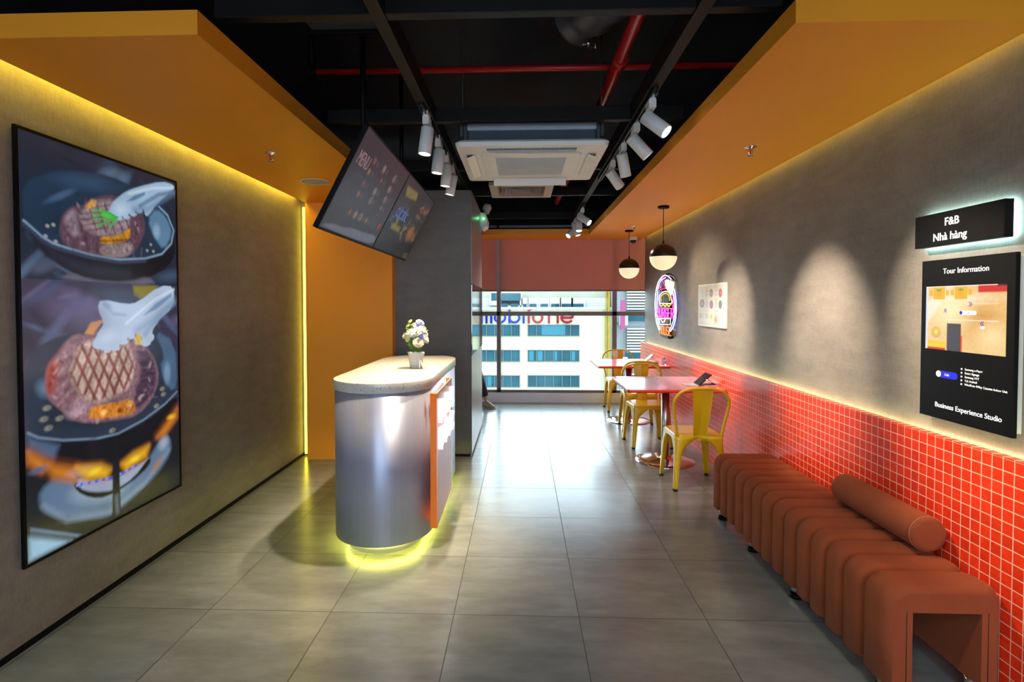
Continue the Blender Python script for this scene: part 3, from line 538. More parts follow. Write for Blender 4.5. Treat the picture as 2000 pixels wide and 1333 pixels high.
obj('outlet_slot', bm, mat('slot_grey', (.13, .17, .20), .45, noise=.05), t)
for k in range(4):
    Mr = Matrix.Rotation(k*PI/2, 4, 'Z')
    bm = B()
    if k == 2: box(bm, -.28, .28, .392, .398, -.012, .002, M=Mr); [box(bm, x, x+.004, .375, .43, -.008, .002, M=Mr) for x in (-.18, -.06, .06, .18)]
    else:
        Mt = Mr @ Matrix.Translation((0, .375, -.001)) @ Matrix.Rotation(-.42 if k != 0 else -1.2, 4, 'X'); box(bm, -.285, .285, 0, .062, -.003, .003, M=Mt)
    obj('louver_flap', bm, M_LGREY if k == 2 else M_WHITE, t)
bm = B(); box(bm, -.42, .42, -.38, .42, .045, .215, bev=.015); obj('unit_body', bm, mat('unit_dark', (.055, .075, .10), .6, noise=.08), t)
bm = B(); box(bm, -.425, .425, -.39, .425, .13, .225, bev=.01)
for i in range(4): box(bm, -.22+.14*i, -.12+.14*i, -.396, -.388, .165, .185)
obj('unit_casing', bm, mat('unit_zinc', (.40, .47, .55), .5, noise=.08), t)
for sx in (-1, 1):
    bm = B(); box(bm, sx*.43-.012, sx*.43+.012, -.40, -.34, .05, .24, bev=.004); box(bm, sx*.455-.01, sx*.455+.01, -.40, -.36, .09, .2, bev=.003); cyl(bm, (sx*.45, -.37, .2), (sx*.45, -.37, .8), .005, n=8)
    obj('hanging_bracket', bm, M_DGREY, t)
# square diffuser behind
t = thing('ceiling_diffuser', 'square brown framed air diffuser with nested louvers behind the cassette', 'air vent', (0, 5.33, 2.60))
M_DIFF = mat('diffuser_beige', (.36, .27, .20), .5, noise=.05, nscale=9)
bm = B()
def sqring(bm, h0, z0, h1, z1):
    a = [bm.verts.new((sx*h0, sy*h0, z0)) for sx, sy in ((-1, -1), (1, -1), (1, 1), (-1, 1))]; b = [bm.verts.new((sx*h1, sy*h1, z1)) for sx, sy in ((-1, -1), (1, -1), (1, 1), (-1, 1))]
    for i in range(4): bm.faces.new((a[i], a[(i+1) % 4], b[(i+1) % 4], b[i]))
sqring(bm, .30, 0, .225, .0); sqring(bm, .30, 0, .30, .03); sqring(bm, .225, 0, .20, .05)
obj('diffuser_frame', bm, M_DIFF, t, solid=.004)
bm = B()
for h in (.19, .155, .12, .085, .05): sqring(bm, h, .005, h-.03, .05)
obj('diffuser_louvers', bm, mat('diffuser_grey', (.33, .32, .32), .5, noise=.05), t, solid=.003)
obj('diffuser_box', box(B(), -.22, .22, -.22, .22, .052, .25), M_BLACK, t)
# ceiling speaker, sprinklers, dome camera
t = thing('ceiling_speaker', 'round flush white ceiling speaker in the left orange ceiling', 'speaker', (-1.625, 4.25, 2.47))
bm = B(); lathe(bm, [(.118, 0), (.116, -.006), (.104, -.008), (.102, -.004)], n=40); obj('speaker_rim', bm, mat('rim_cream', (.72, .62, .42), .5, noise=.03), t)
bm = B(); lathe(bm, [(.102, -.004), (.08, -.007), (.01, -.0085)], n=40); obj('speaker_mesh', bm, mat('mesh_grey', (.40, .38, .33), .6, noise=.12, nscale=300), t)
def sprinkler(label, x, y):
    t = thing('fire_sprinkler', label, 'sprinkler', (x, y, 2.47), 0, 'fire sprinklers in the orange ceilings')
    bm = B(); lathe(bm, [(.037, 0), (.036, -.004), (.014, -.010), (.012, -.016)], n=24); obj('escutcheon', bm, M_CHROME, t)
    bm = B(); tube(bm, [(-.011, 0, -.014), (-.013, 0, -.03), (-.008, 0, -.047), (0, 0, -.052), (.008, 0, -.047), (.013, 0, -.03), (.011, 0, -.014)], .0025, 6); obj('yoke', bm, M_CHROME, t)
    bm = B(); cyl(bm, (0, 0, -.016), (0, 0, -.046), .0035, n=8); obj('heat_bulb', bm, mat('bulb_red', (.7, .02, .02), .15, noise=.02), t)
    bm = B(); cyl(bm, (0, 0, -.052), (0, 0, -.054), .018, n=16); obj('deflector', bm, M_CHROME, t)
sprinkler('small chrome fire sprinkler in the left orange ceiling', -1.603, 3.44)
sprinkler('small chrome fire sprinkler near in the right orange ceiling', 1.416, 3.43)
sprinkler('tiny far fire sprinkler beside the farther globe pendant', 1.40, 6.83)
t = thing('dome_camera', 'small white dome security camera beside the far globe pendant', 'camera', (1.62, 7.95, 2.47))
bm = B(); lathe(bm, [(.058, 0), (.058, -.035), (.05, -.045), (.045, -.045)], n=28); obj('camera_base', bm, M_WHITE, t)
bm = B(); lathe(bm, [(.044, -.044), (.042, -.062), (.03, -.082), (.012, -.09), (.001, -.091)], n=28); obj('camera_dome', bm, M_BLACKG, t)
# emergency light on the column side
t = thing('emergency_light', 'small white twin-head emergency lamp with green indicator on the column', 'emergency light', (-.484, 6.45, 2.45))
bm = B(); prism(bm, [(0, -.055), (.03, -.075), (.085, -.04), (.095, .03), (.07, .10), (.03, .12), (0, .11)], -.13, .13)
bm.transform(Matrix.Rotation(PI/2, 4, 'X')); obj('lamp_box', bm, M_WHITE, t, bevel=.008)
bm = B(); cyl(bm, (.045, -.131, .045), (.045, -.136, .045), .010, n=16); obj('indicator', bm, emis('green_led', (.1, 1, .35), 9), t)
lamp('indicator_lamp', 'POINT', (.03, -.17, .05), (0, 0, 0), .025, (.1, 1, .3), t, shadow_soft_size=.01)
for y in (-.07, .08):
    bm = B(); cyl(bm, (.05, y, .09), (.06, y, .14), .01, n=10); cyl(bm, (.045, y, .20), (.105, y, .17), .042, .05, n=24); obj('lamp_head', bm, M_LGREY, t)
# pendants
def pendant(label, x, y, zc):
    t = thing('globe_pendant', label, 'pendant lamp', (x, y, 2.47), 0, 'globe pendant lamps')
    r = .133; d = zc-2.47
    bm = B(); lathe(bm, [(.055, 0), (.055, -.018), (.05, -.022), (.008, -.024)], n=28); obj('ceiling_rose', bm, M_BLACK, t)
    bm = B(); cyl(bm, (0, 0, -.02), (0, 0, d+r), .0035, n=8); cyl(bm, (0, 0, d+r-.004), (0, 0, d+r+.028), .013, .007, n=14); obj('cord', bm, M_BLACK, t)
    up_ = [(r*math.sin(a), d+r*math.cos(a)) for a in [i*PI/2/12 for i in range(0, 13)]]; up_[0] = (.002, d+r)
    lo = [(r*.995*math.cos(a), d-r*math.sin(a)) for a in [i*PI/2/12 for i in range(0, 13)]]; lo[-1] = (.002, d-r)
    bm = B(); lathe(bm, up_[::-1], n=40); obj('upper_shade', bm, mat('shade_bronze', (.018, .012, .010), .3, noise=.05), t)
    bm = B(); lathe(bm, lo, n=40); obj('glass_globe', bm, mat('opal_glass', (.8, .76, .6), .3, emit=(1, .87, .50), estr=.55), t)
    return t
pendant('larger looking near globe pendant lamp, black above and cream below', 1.409, 5.457, 1.968)
pendant('farther globe pendant lamp near the window, black above and cream below', 1.417, 7.21, 1.968)
# ================================================================== FOOD SCREEN ON THE LEFT WALL
t = thing('food_screen', 'tall portrait screen on the left wall showing steaks in pans', 'screen', (0, 0, 0))
XS, Y0S, Y1S, Z0S, Z1S = -2.140, 2.229, 3.309, .356, 2.264
bm = B(); box(bm, -2.162, XS-.003, Y0S+.01, Y1S-.01, Z0S+.01, Z1S-.01); obj('screen_body', bm, M_BLACK, t)
bm = B(); bz = .014
box(bm, XS-.012, XS+.002, Y0S, Y1S, Z0S, Z0S+bz); box(bm, XS-.012, XS+.002, Y0S, Y1S, Z1S-bz, Z1S); box(bm, XS-.012, XS+.002, Y0S, Y0S+bz, Z0S+bz, Z1S-bz); box(bm, XS-.012, XS+.002, Y1S-bz, Y1S, Z0S+bz, Z1S-bz)
obj('bezel', bm, M_BLACK, t)
r5 = random.Random(5)
P = Pic(330, 584, (28, 38, 56), 1.91/1.08)
def streaks(n, v0, v1, cols, seed):
    r = random.Random(seed)
    for _ in range(n):
        u, v = r.random(), r.uniform(v0, v1); a = r.uniform(-.9, .9)
        P.ell(u, v, r.uniform(.05, .22), r.uniform(.006, .03), r.choice(cols), .8, a, .75)
streaks(26, 0, .33, [(60, 82, 110), (24, 30, 42), (86, 112, 140), (15, 18, 26), (44, 62, 88)], 1)
P.poly(T1['pan_lo'], (14, 16, 24), .012)
P.poly(T1['pan_in'], (30, 50, 72), .012)
P.ell(.45, .20, .36, .055, (20, 28, 42), .8)
P.ell(.20, .13, .12, .012, (62, 88, 116), .7, -.5); P.ell(.35, .08, .25, .03, (44, 70, 98), .8, -.1)
P.line([(.05, .235), (.16, .275), (.33, .305), (.6, .31)], .05, (38, 44, 62), .6, .04)
P.poly(T1['crescent'], (88, 124, 154), .02); P.ell(.83, .17, .04, .03, (128, 160, 186), .6)
P.line(T1['rim'], .010, (128, 158, 186), 1, .01); P.line([(a, b+.008) for a, b in T1['rim'][:8]], .016, (54, 66, 88), .8, .01)
P.poly(T1['pale'], (104, 96, 112), .02, .8); P.ell(.10, .31, .08, .02, (70, 76, 98), .7, -.3)
P.poly(T1['steak'], (92, 66, 80), .016); m_ = P.sdf(T1['steak'])/.02; 
for i in range(16):
    u = .20+.034*i; P.line([(u, .222+.012*math.sin(i)), (u+.01*math.sin(i*2), .262)], .006, (128, 104, 120) if i % 2 else (64, 42, 52), .5, .012)
P.poly(T1['steak_l'], (136, 118, 132), .02, .8); P.poly(T1['steak_top'], (138, 120, 128), .02)
for i in range(5):
    P.line([(.34+.055*i, .12), (.40+.06*i, .20)], .009, (84, 48, 48), .8, .008); P.line([(.52-.02*i+.03, .115+.018*i), (.31, .150+.015*i)], .007, (92, 56, 56), .7, .008)
P.poly(T1['fat2'], (134, 116, 116), .012); P.poly(T1['fat'], (190, 130, 34), .012); P.line([(.42, .228), (.50, .222), (.60, .212)], .010, (110, 56, 14), .8, .01); P.poly(T1['fat3'], (188, 140, 60), .012)
P.noise(.03, .22, m_); P.noise(.012, .30, m_)
for i in range(34):
    a = r5.uniform(0, 6.28); q = (.46+.23*math.cos(a), .19+.065*math.sin(a)); P.ell(*q, r5.uniform(.01, .025), r5.uniform(.003, .008), r5.choice([(156, 130, 146), (60, 38, 52), (130, 96, 112), (176, 158, 168)]), .8, r5.uniform(-1.5, 1.5), .5)
for u, v in ((.13, .21), (.16, .205), (.12, .235), (.78, .215), (.75, .235), (.80, .235), (.17, .245)): P.ell(u, v, .014, .006, (150, 150, 150), .6)
P.poly(T1['tongs'], (150, 178, 204), .008)
for q in ((.50, .147), (.545, .151), (.595, .143), (.645, .13), (.69, .116)): P.ell(*q, .034, .012, (146, 174, 202), .25)
for q in ((.525, .155), (.572, .150), (.62, .139), (.668, .126)): P.ell(*q, .008, .006, (70, 60, 80), .6)
P.poly(T1['tslot'], (92, 124, 158), .008); P.ell(.56, .13, .08, .03, (186, 206, 224), .9, -.4, .7); P.line([(.66, .12), (.76, .108), (.86, .075), (.98, .035)], .03, (96, 124, 154), .6, .03); P.line([(.62, .078), (.80, .040), (.98, .018)], .012, (196, 214, 230), .8, .012); P.line([(.70, .105), (.85, .055), (.99, .03)], .022, (84, 112, 142), .8, .012)
for q in TP['yb'][1:]: P.line([TP['yb'][0], q], .008, (58, 168, 62), 1, .006)
P.ell(.47, .155, .05, .008, (70, 190, 80), .6)
# lower picture
lowm = P.v > .339
sv = P.a.copy()
P.rect(0, 1, .339, 1, (52, 50, 72))
streaks(22, .36, .52, [(96, 84, 116), (58, 74, 112), (40, 40, 60), (84, 96, 132), (120, 100, 130)], 4)
P.poly(T1['yellow'], (128, 118, 30), .02); P.ell(.5, .37, .2, .02, (52, 62, 84), .7)
streaks(6, .52, .56, [(40, 52, 78), (30, 34, 50)], 6)
P.rect(0, 1, .75, 1, (22, 26, 38))
P.poly(T2['silver'], (92, 118, 148), .03); P.line([(.08, .88), (.2, .94), (.45, .975), (.7, .94), (.9, .87)], .02, (140, 160, 184), .6, .03); P.ell(.40, .90, .22, .045, (146, 166, 188), .6, .2); P.ell(.86, .84, .06, .03, (150, 164, 184), .7, -.6); P.ell(.80, .90, .08, .02, (170, 124, 70), .8, -.6, .7)
P.poly(T2['ringo'], (18, 18, 24), .012); P.poly(T2['white'], (156, 166, 190), .014)
P.poly(T2['pan'], (40, 52, 72), .012); P.ell(.46, .66, .42, .075, (22, 30, 42), .5)
P.ell(.10, .60, .05, .035, (92, 116, 142), .8, -.9)
P.poly(T2['crescent'], (70, 98, 128), .02); P.ell(.90, .62, .04, .045, (112, 142, 168), .6)
P.poly(T2['body'], (16, 20, 30), .01); P.poly(T2['bodylit'], (74, 98, 126), .03); P.line(T2['rim'], .010, (118, 140, 164), .9, .01)
P.line([(.35, .775), (.36, .82)], .06, (34, 24, 36), .7, .03)
for k in ('fl1', 'fl2', 'fl5'): P.poly(T2[k], (150, 70, 22), .09); P.poly([(a, b+.004) for a, b in T2[k]], (226, 140, 36), .05, .8)
P.ell(.30, .835, .12, .02, (180, 170, 190), .9, .2, .7); P.ell(.06, .79, .06, .012, (90, 100, 130), .8)
for k in ('fl3', 'fl4'): P.poly(T2[k], (190, 96, 24), .07); P.poly(T2[k], (240, 190, 40), .045, .85)
for k, c in (((.36, .845), (250, 214, 60)), ((.63, .855), (250, 214, 60)), ((.93, .765), (236, 180, 50))): P.ell(*k, .05, .012, c, .8)
for i in range(18):
    u = .26+.022*i; v = .862+.02*math.sin((u-.25)*5)-.04*max(0, u-.5); P.ell(u, v, .012, .006, (70, 96, 220) if i % 2 else (130, 150, 240), .6)
P.poly(T2['bar'], (22, 24, 34), .01); P.line([(.495, .94), (.50, .985)], .02, (90, 108, 132), .7, .02)
P.poly(T2['shelf'], (96, 116, 140), .01); P.poly(T2['glass'], (140, 180, 210), .02); P.poly([(0, .94), (.02, .935), (.22, .995), (0, .995)], (150, 190, 216), .03, .5)
P.poly(T2['steak'], (132, 98, 108), .016)
P.poly(T2['redl'], (158, 66, 58), .03); P.poly(T2['dark'], (72, 54, 74), .03)
for i in range(10): P.line([(.66+.012*i, .54+.016*i), (.72+.01*i, .545+.016*i)], .008, (108, 90, 118) if i % 2 else (50, 36, 52), .6, .012)
for i in range(12): P.line([(.14+.01*i, .53+.014*i), (.20+.008*i, .50+.016*i)], .010, (176, 146, 150) if i % 2 else (110, 62, 66), .6, .014)
P.ell(.27, .67, .09, .03, (158, 128, 140), .6)
P.poly(T2['top'], (186, 160, 150), .025); m_ = np.clip(P.sdf(T2['steak'])/.02, 0, 1)
tm = np.clip(P.sdf(T2['top'])/.03+.2, 0, 1)
for i in range(7):
    for sg in (1, -1):
        a = .235+.065*i
        sl = np.abs((P.u-a)-sg*(P.v-.575)*.95)/.011
        P.put(np.clip(1.4-sl, 0, 1)*tm*.9, (122, 62, 56))
P.poly(T2['fat'], (206, 128, 44), .014); P.ell(.42, .695, .03, .012, (238, 180, 90), .7); P.ell(.53, .70, .03, .012, (150, 70, 26), .7); P.ell(.60, .69, .025, .014, (240, 176, 80), .7); P.poly(T2['fatt'], (224, 146, 40), .012); P.poly(T2['faty'], (206, 176, 60), .012)
P.noise(.035, .22, m_); P.noise(.012, .30, m_); P.noise(.02, .35, np.clip(P.sdf(T2['dark'])/.02, 0, 1), (1, 3))
for i in range(40):
    a = r5.uniform(0, 6.28); q = (.45+.31*math.cos(a), .60+.115*math.sin(a)); P.ell(*q, r5.uniform(.01, .03), r5.uniform(.004, .010), r5.choice([(196, 166, 170), (84, 44, 54), (166, 120, 124), (120, 70, 72)]), .8, r5.uniform(-1.5, 1.5), .55)
for u, v in TP['bub']: P.ell(u, v, .028, .009, (140, 142, 124), .7); P.ell(u+.005, v, .012, .004, (90, 92, 84), .8)
P.poly(T1['tongs2'], (172, 190, 214), .008)
for q in ((.40, .505), (.45, .518), (.51, .515), (.565, .500), (.62, .486), (.73, .512), (.755, .50)): P.ell(*q, .044, .016, (172, 190, 214), .2)
for q in ((.425, .528), (.48, .532), (.54, .518), (.595, .500), (.65, .49)): P.ell(*q, .010, .008, (150, 116, 112), .6)
P.poly(T1['t2slot'], (116, 144, 176), .01); P.line([(.66, .475), (.78, .45), (.97, .385)], .04, (116, 142, 174), .6, .04); P.line([(.44, .40), (.50, .425), (.58, .43)], .012, (126, 146, 178), .7, .02); P.ell(.46, .40, .05, .012, (128, 150, 184), .7, .4, .6); P.line([(.58, .455), (.80, .385), (.97, .35)], .014, (206, 220, 236), .8, .012); P.line([(.72, .49), (.86, .43), (.97, .395)], .03, (122, 150, 180), .6, .02); P.ell(.47, .485, .08, .03, (200, 212, 232), .8, 0, .7)
P.ell(.30, .42, .30, .06, (110, 100, 140), .9, .3, .55); P.ell(.22, .40, .22, .03, (84, 96, 140), .9, -.4, .5) if False else None
P.a = np.where(lowm[..., None], P.a, sv)
P.noise(.08, .10)
M_TV = screen_mat('food_picture', .78, .22)
P.mesh('display_picture', M_TV, t, (XS, Y0S+bz, Z1S-bz), (0, Y1S-Y0S-2*bz, 0), (0, 0, -(Z1S-Z0S-2*bz)))

# ================================================================== HANGING MENU SCREENS
TI = math.atan2(.26, .495)
def menu_screen(label, ya, yb):
    t = thing('menu_screen', label, 'screen', group='menu screens hung over the counter')
    o0 = Vector((-.99, ya, 1.868)); vd = Vector((.26, 0, .495)); L_ = vd.length; vd.normalize(); nd = Vector((.495, 0, -.26)).normalized()
    Mx = Matrix((Vector((0, 1, 0)), vd, nd)).transposed().to_4x4(); Mx.translation = o0
    w = yb-ya
    bm = B(); box(bm, .0, w, .0, L_, -.026, -.004, M=Mx, bev=.003); obj('screen_body', bm, M_BLACK, t)
    bm = B(); e = .009
    for b_ in ((0, w, 0, e*1.6), (0, w, L_-e, L_), (0, e, 0, L_), (w-e, w, 0, L_)): box(bm, *b_, -.004, .001, M=Mx)
    obj('bezel', bm, M_BLACK, t)
    bm = B(); box(bm, w*.3, w*.7, L_*.3, L_*.7, -.07, -.026, M=Mx); obj('back_mount', bm, M_DGREY, t)
    q = Mx @ Vector((w*.5, L_*.55, -.06)); bm = B(); cyl(bm, q, (q.x, q.y, 3.3), .016, n=12); obj('ceiling_pole', bm, M_BLACK, t)
    return t, Mx, w, L_
M_MENU = screen_mat('menu_picture', .75, .32, spec=.3)
def menu_pic(P_, t, Mx, w, L_):
    e = .009; o0 = Mx @ Vector((e, L_-e, .0005)); P_.mesh('display_picture', M_MENU, t, o0, (Mx.to_3x3() @ Vector((w-2*e, 0, 0))), (Mx.to_3x3() @ Vector((0, -(L_-2.6*e), 0))))
r_ = random.Random(9)
t, Mx, w, L_ = menu_screen('nearer hanging menu screen with rows of dishes and cream brush band', 2.6, 3.562)
k1 = 1.84/.962
P = Pic(200, 116, (38, 32, 42), .56/.962)
P.rect(.09, .2, .37, .382, (70, 66, 100)); P.rect(.12, .27, .40, .412, (66, 62, 92))
P.ell(.25, .62, .5, .5, (44, 46, 60), .9); P.ell(.9, .1, .5, .4, (40, 24, 28), .9)  # bluish ellipse paints the reflected glow at the panel's lower left
P.poly([(a*k1, b) for a, b in MN['cream']], (88, 90, 104), .01)
for i, (a, b) in enumerate(MN['dishes']):
    c = [(120, 66, 48), (132, 84, 60), (104, 58, 44), (118, 96, 60)][i % 4]
    if i not in (4, 11): P.ell(a*k1, b, .034, .052, (96, 90, 96) if i % 3 else (72, 54, 56), .25)
    P.ell(a*k1, b, .024, .036, c, .6)
    for j in range(3): P.rect(a*k1+.045, a*k1+.085, b-.02+.018*j, b-.012+.018*j, (78, 74, 88))
P.ell(MN['red'][0]*k1, MN['red'][1], .03, .06, (150, 34, 28), .6)
for j in range(9): P.rect(.01, .09+r_.random()*.05, .42+.05*j, .43+.05*j, (52, 52, 68))
for j in range(5): P.rect(.72, .86, .64+.035*j, .65+.035*j, (60, 58, 68))
P.ell(.10, .67, .11, .10, (60, 56, 62), .3, hollow=.7); P.noise(.03, .1)
menu_pic(P, t, Mx, w, L_)
MTX = lambda a, b, z=.0012: Mx @ Matrix.Translation((a, b, z))
M_TXR = emis('menu_text_rose', lin((128, 98, 100)), 1); M_TXB = emis('menu_text_blue', lin((88, 100, 160)), 1); M_TXG = emis('menu_text_gold', lin((112, 104, 62)), 1)
text('lettering', 'MENU', .105, M_TXR, t, MTX(.055, L_*(1-.33)), .0004, squash=.62)
t, Mx, w, L_ = menu_screen('farther hanging menu screen with gold and blue sale lettering', 3.566, 4.58)
cv = lambda a: (a*1.84-.966)/1.014
P = Pic(200, 112, (27, 25, 29), .56/1.014)
P.poly([(cv(a), b) for a, b in ((.560, .12), (.74, .09), (.77, .19), (.60, .24))], (110, 96, 40), .02)
P.poly([(cv(a), b) for a, b in ((.600, .62), (.74, .61), (.75, .69), (.61, .69))], (104, 92, 34), .02)
for i, (a, b) in enumerate(MN['cir']):
    P.ell(cv(a), b, .10, .15, (84, 72, 66), .15, hollow=.82)
    for j in range(9): P.ell(cv(a)+r_.uniform(-.06, .06), b+r_.uniform(-.09, .09), .03, .04, r_.choice([(120, 74, 34), (96, 46, 34), (80, 84, 40), (124, 96, 50)]), .7)
P.ell(cv(.93), .62, .12, .16, (140, 84, 34), .8)
for j in range(4): P.rect(.06, .3, .78+.03*j, .786+.03*j, (58, 56, 66)); P.rect(.75, .95, .1+.03*j, .106+.03*j, (56, 54, 62))
P.rect(.86, 1, .9, 1, (62, 66, 40)); P.rect(.07, .12, .53, .56, (70, 72, 110)); P.rect(.05, .10, .58, .61, (70, 72, 110))
for j in range(7): P.line([(.10+.052*j, .28+.01*(j % 2)), (.09+.052*j, .38)], .008, (72, 68, 58) if j % 3 else (90, 84, 66), 1, .012)
P.noise(.03, .1)
menu_pic(P, t, Mx, w, L_)
text('lettering', 'CỰC SỐC', .10, M_TXB, t, MTX(.12, L_*(1-.52)), .0004, squash=.72)
text('lettering', '20', .10, M_TXG, t, MTX(.19, L_*(1-.64)), .0004, squash=.8)

# ================================================================== COUNTER
ANR = 0.25
t = thing('reception_counter', 'rounded counter with brushed metal front, stone top and glowing yellow base', 'counter', (0, 0, 0))
CX0, CX1, CYF, CYB = -1.178, -.562, 3.10, 4.80
def stadium(off=0, n=28):
    r = (CX1-CX0)/2+off; c = (CX0+CX1)/2
    return arcpts(c, CYF+(CX1-CX0)/2, r, 180, 360, n)+arcpts(c, CYB-.24, r, 0, 60, 8)+[(c+r*.42, CYB+off), (c-r*.42, CYB+off)]+arcpts(c, CYB-.24, r, 120, 180, 8)
M_CBODY = mat('counter_metal', (.42, .47, .64), .44, 1, noise=.05, nscale=60, stretch=(1, 1, .02))
M_CBODY.node_tree.nodes['Principled BSDF'].inputs['Metallic'].default_value = .6
_n = M_CBODY.node_tree.nodes; _t = _n.new('ShaderNodeTangent'); _t.direction_type = 'RADIAL'; _t.axis = 'Z'
_n['Principled BSDF'].inputs['Anisotropic'].default_value = .85; _n['Principled BSDF'].inputs['Anisotropic Rotation'].default_value = ANR
M_CBODY.node_tree.links.new(_t.outputs[0], _n['Principled BSDF'].inputs['Tangent'])
M_STONE = bpy.data.materials.new('terrazzo'); M_STONE.use_nodes = True
N_ = M_STONE.node_tree.nodes; L2 = M_STONE.node_tree.links; b_ = N_['Principled BSDF']; b_.inputs['Roughness'].default_value = .25
v_ = N_.new('ShaderNodeTexVoronoi'); v_.inputs['Scale'].default_value = 160; g_ = N_.new('ShaderNodeNewGeometry'); L2.new(g_.outputs['Position'], v_.inputs['Vector'])
c_ = N_.new('ShaderNodeValToRGB'); c_.color_ramp.elements[0].position = 0; c_.color_ramp.elements[0].color = (.20, .22, .21, 1); c_.color_ramp.elements[1].position = .10; c_.color_ramp.elements[1].color = (.60, .59, .54, 1)
s_ = N_.new('ShaderNodeSeparateColor'); L2.new(v_.outputs['Color'], s_.inputs[0]); L2.new(s_.outputs[0], c_.inputs[0]); L2.new(c_.outputs[0], b_.inputs['Base Color'])
bm = B(); prism(bm, stadium(-.004), .073, .978, True); obj('counter_body', bm, M_CBODY, t)
bm = B(); prism(bm, stadium(.004), .978, 1.04, True); obj('stone_top', bm, M_STONE, t, bevel=.004)
bm = B(); prism(bm, stadium(-.085), 0, .073, True); obj('plinth', bm, mat('plinth_cream', (.62, .62, .45), .5, noise=.04), t)
bm = B(); P0 = stadium(-.072); P1 = stadium(-.078)
a0 = [bm.verts.new((x, y, .066)) for x, y in P0]; a1 = [bm.verts.new((x, y, .066)) for x, y in P1]; a2 = [bm.verts.new((x, y, .052)) for x, y in P0]
for i in range(len(a0)):
    k = (i+1) % len(a0); bm.faces.new((a0[i], a0[k], a1[k], a1[i])); bm.faces.new((a0[i], a2[i], a2[k], a0[k]))
obj('led_strip', bm, emis('led_counter', (1, .93, .12), 26), t)
# orange acrylic panel with lit letters on the aisle side
M_ACR = bpy.data.materials.new('orange_acrylic'); M_ACR.use_nodes = True
b_ = M_ACR.node_tree.nodes['Principled BSDF']; b_.inputs['Base Color'].default_value = (1, .22, .01, 1); b_.inputs['Roughness'].default_value = .06; b_.inputs['Transmission Weight'].default_value = 0; b_.inputs['Emission Color'].default_value = (1, .16, .01, 1); b_.inputs['Emission Strength'].default_value = 0.0
AX0, AX1, AY0, AY1, AZ0, AZ1 = -.556, -.515, 3.27, 3.98, .125, .955
bm = B(); box(bm, AX0, AX1, AY0, AY0+.012, AZ0, AZ1); box(bm, AX0, AX1, AY1-.012, AY1, AZ0, AZ1); box(bm, AX0, AX1, AY0+.012, AY1-.012, AZ0, AZ0+.012)
obj('acrylic_frame', bm, M_ACR, t, bevel=.001)
bm = B(); box(bm, AX1-.008, AX1, AY0+.012, AY1-.012, AZ0+.012, AZ1); obj('acrylic_face', bm, mat('salmon_face', (.62, .27, .18), .3, spec=.12, noise=.02), t)
M_GLOW = emis('letters_white', (.92, .94, 1), 1.8)
bm = B(); xg0, xg1 = AX1+.001, AX1+.028
random.seed(5)
for row, (zt_, zb_) in enumerate(((.905, .765), (.73, .60))):
    y = AY0+.05; k = 0
    while y < AY1-.10:
        wd = .05; 
        box(bm, xg0, xg1, y, y+.018, zb_+.02*(k % 2), zt_-.012*((k*7) % 3)); box(bm, xg0, xg1, y+.018, y+wd, zt_-.03, zt_-.012*((k*7) % 3)+.0005)
        box(bm, xg0, xg1, y+.018, y+wd, zb_+.02, zb_+.045); box(bm, xg0, xg1, y+wd-.001, y+wd+.014, zb_+.03, zt_-.04) if k % 3 else None
        y += .088; k += 1
obj('lit_letters', bm, M_GLOW, t)
# flower pot
t = thing('flower_pot', 'small white pot of white, cream and blue flowers on the counter', 'flower pot', (-.757, 3.86, 1.04))
bm = B(); lathe(bm, [(.040, 0), (.043, .003), (.056, .110), (.060, .112), (.060, .120), (.054, .120), (.050, .10), (.002, .10)], n=32); obj('pot', bm, mat('pot_white', (.80, .82, .84), .25, noise=.02), t)
obj('soil', cyl(B(), (0, 0, .1), (0, 0, .112), .05, n=20), mat('moss', (.05, .08, .02), .9, noise=.3, nscale=60), t)
bm = B()
for sx in (-1, 1):
    tube(bm, smooth_path([(.030, -.046, .10), (.032+sx*.018, -.058, .118), (.034+sx*.034, -.055, .112), (.034+sx*.022, -.052, .098), (.030, -.046, .10)], 5), .005, 6)
    tube(bm, smooth_path([(.030, -.046, .10), (.040+sx*.004, -.06, .06), (.052+sx*.014, -.066, .004)], 5), .0055, 6)
bm.transform(Matrix.Scale(1, 4)); obj('ribbon_bow', bm, mat('ribbon', (.86, .84, .80), .35, noise=.02), t)
random.seed(21)
M_STEM = mat('stem_green', (.13, .30, .03), .55, noise=.2, nscale=60); M_LEAF = mat('leaf_green', (.22, .42, .05), .5, noise=.25, nscale=60)
bm = B(); lf = B(); tips = []
FL = [(-.055, -.01, .30, 'g'), (-.04, 0, .335, 'g'), (-.02, .02, .31, 'c'), (.0, -.02, .27, 'l'), (.015, .0, .30, 'b'), (.03, .01, .325, 'b'), (-.012, -.03, .245, 'l'), (.045, -.02, .275, 'w'), (.02, -.045, .262, 'w'), (.06, .02, .25, 'w'), (.03, -.062, .19, 'p'), (.066, -.03, .215, 'w'), (.075, .0, .20, 'c'), (-.075, -.02, .235, 'c'), (-.035, -.045, .255, 'w'), (.045, .05, .28, 'w'), (-.03, .05, .28, 'c'), (.01, .05, .31, 'w'), (.05, -.055, .232, 'd'), (-.045, -.035, .232, 'd'), (-.05, -.04, .215, 'c')]
for x, y, z, k in FL:
    tube(bm, smooth_path([(x*.25, y*.25, .10), (x*.7, y*.7, (z+.1)/2), (x, y, z-.008)], 4), .0018, 5); tips.append((x, y, z, k))
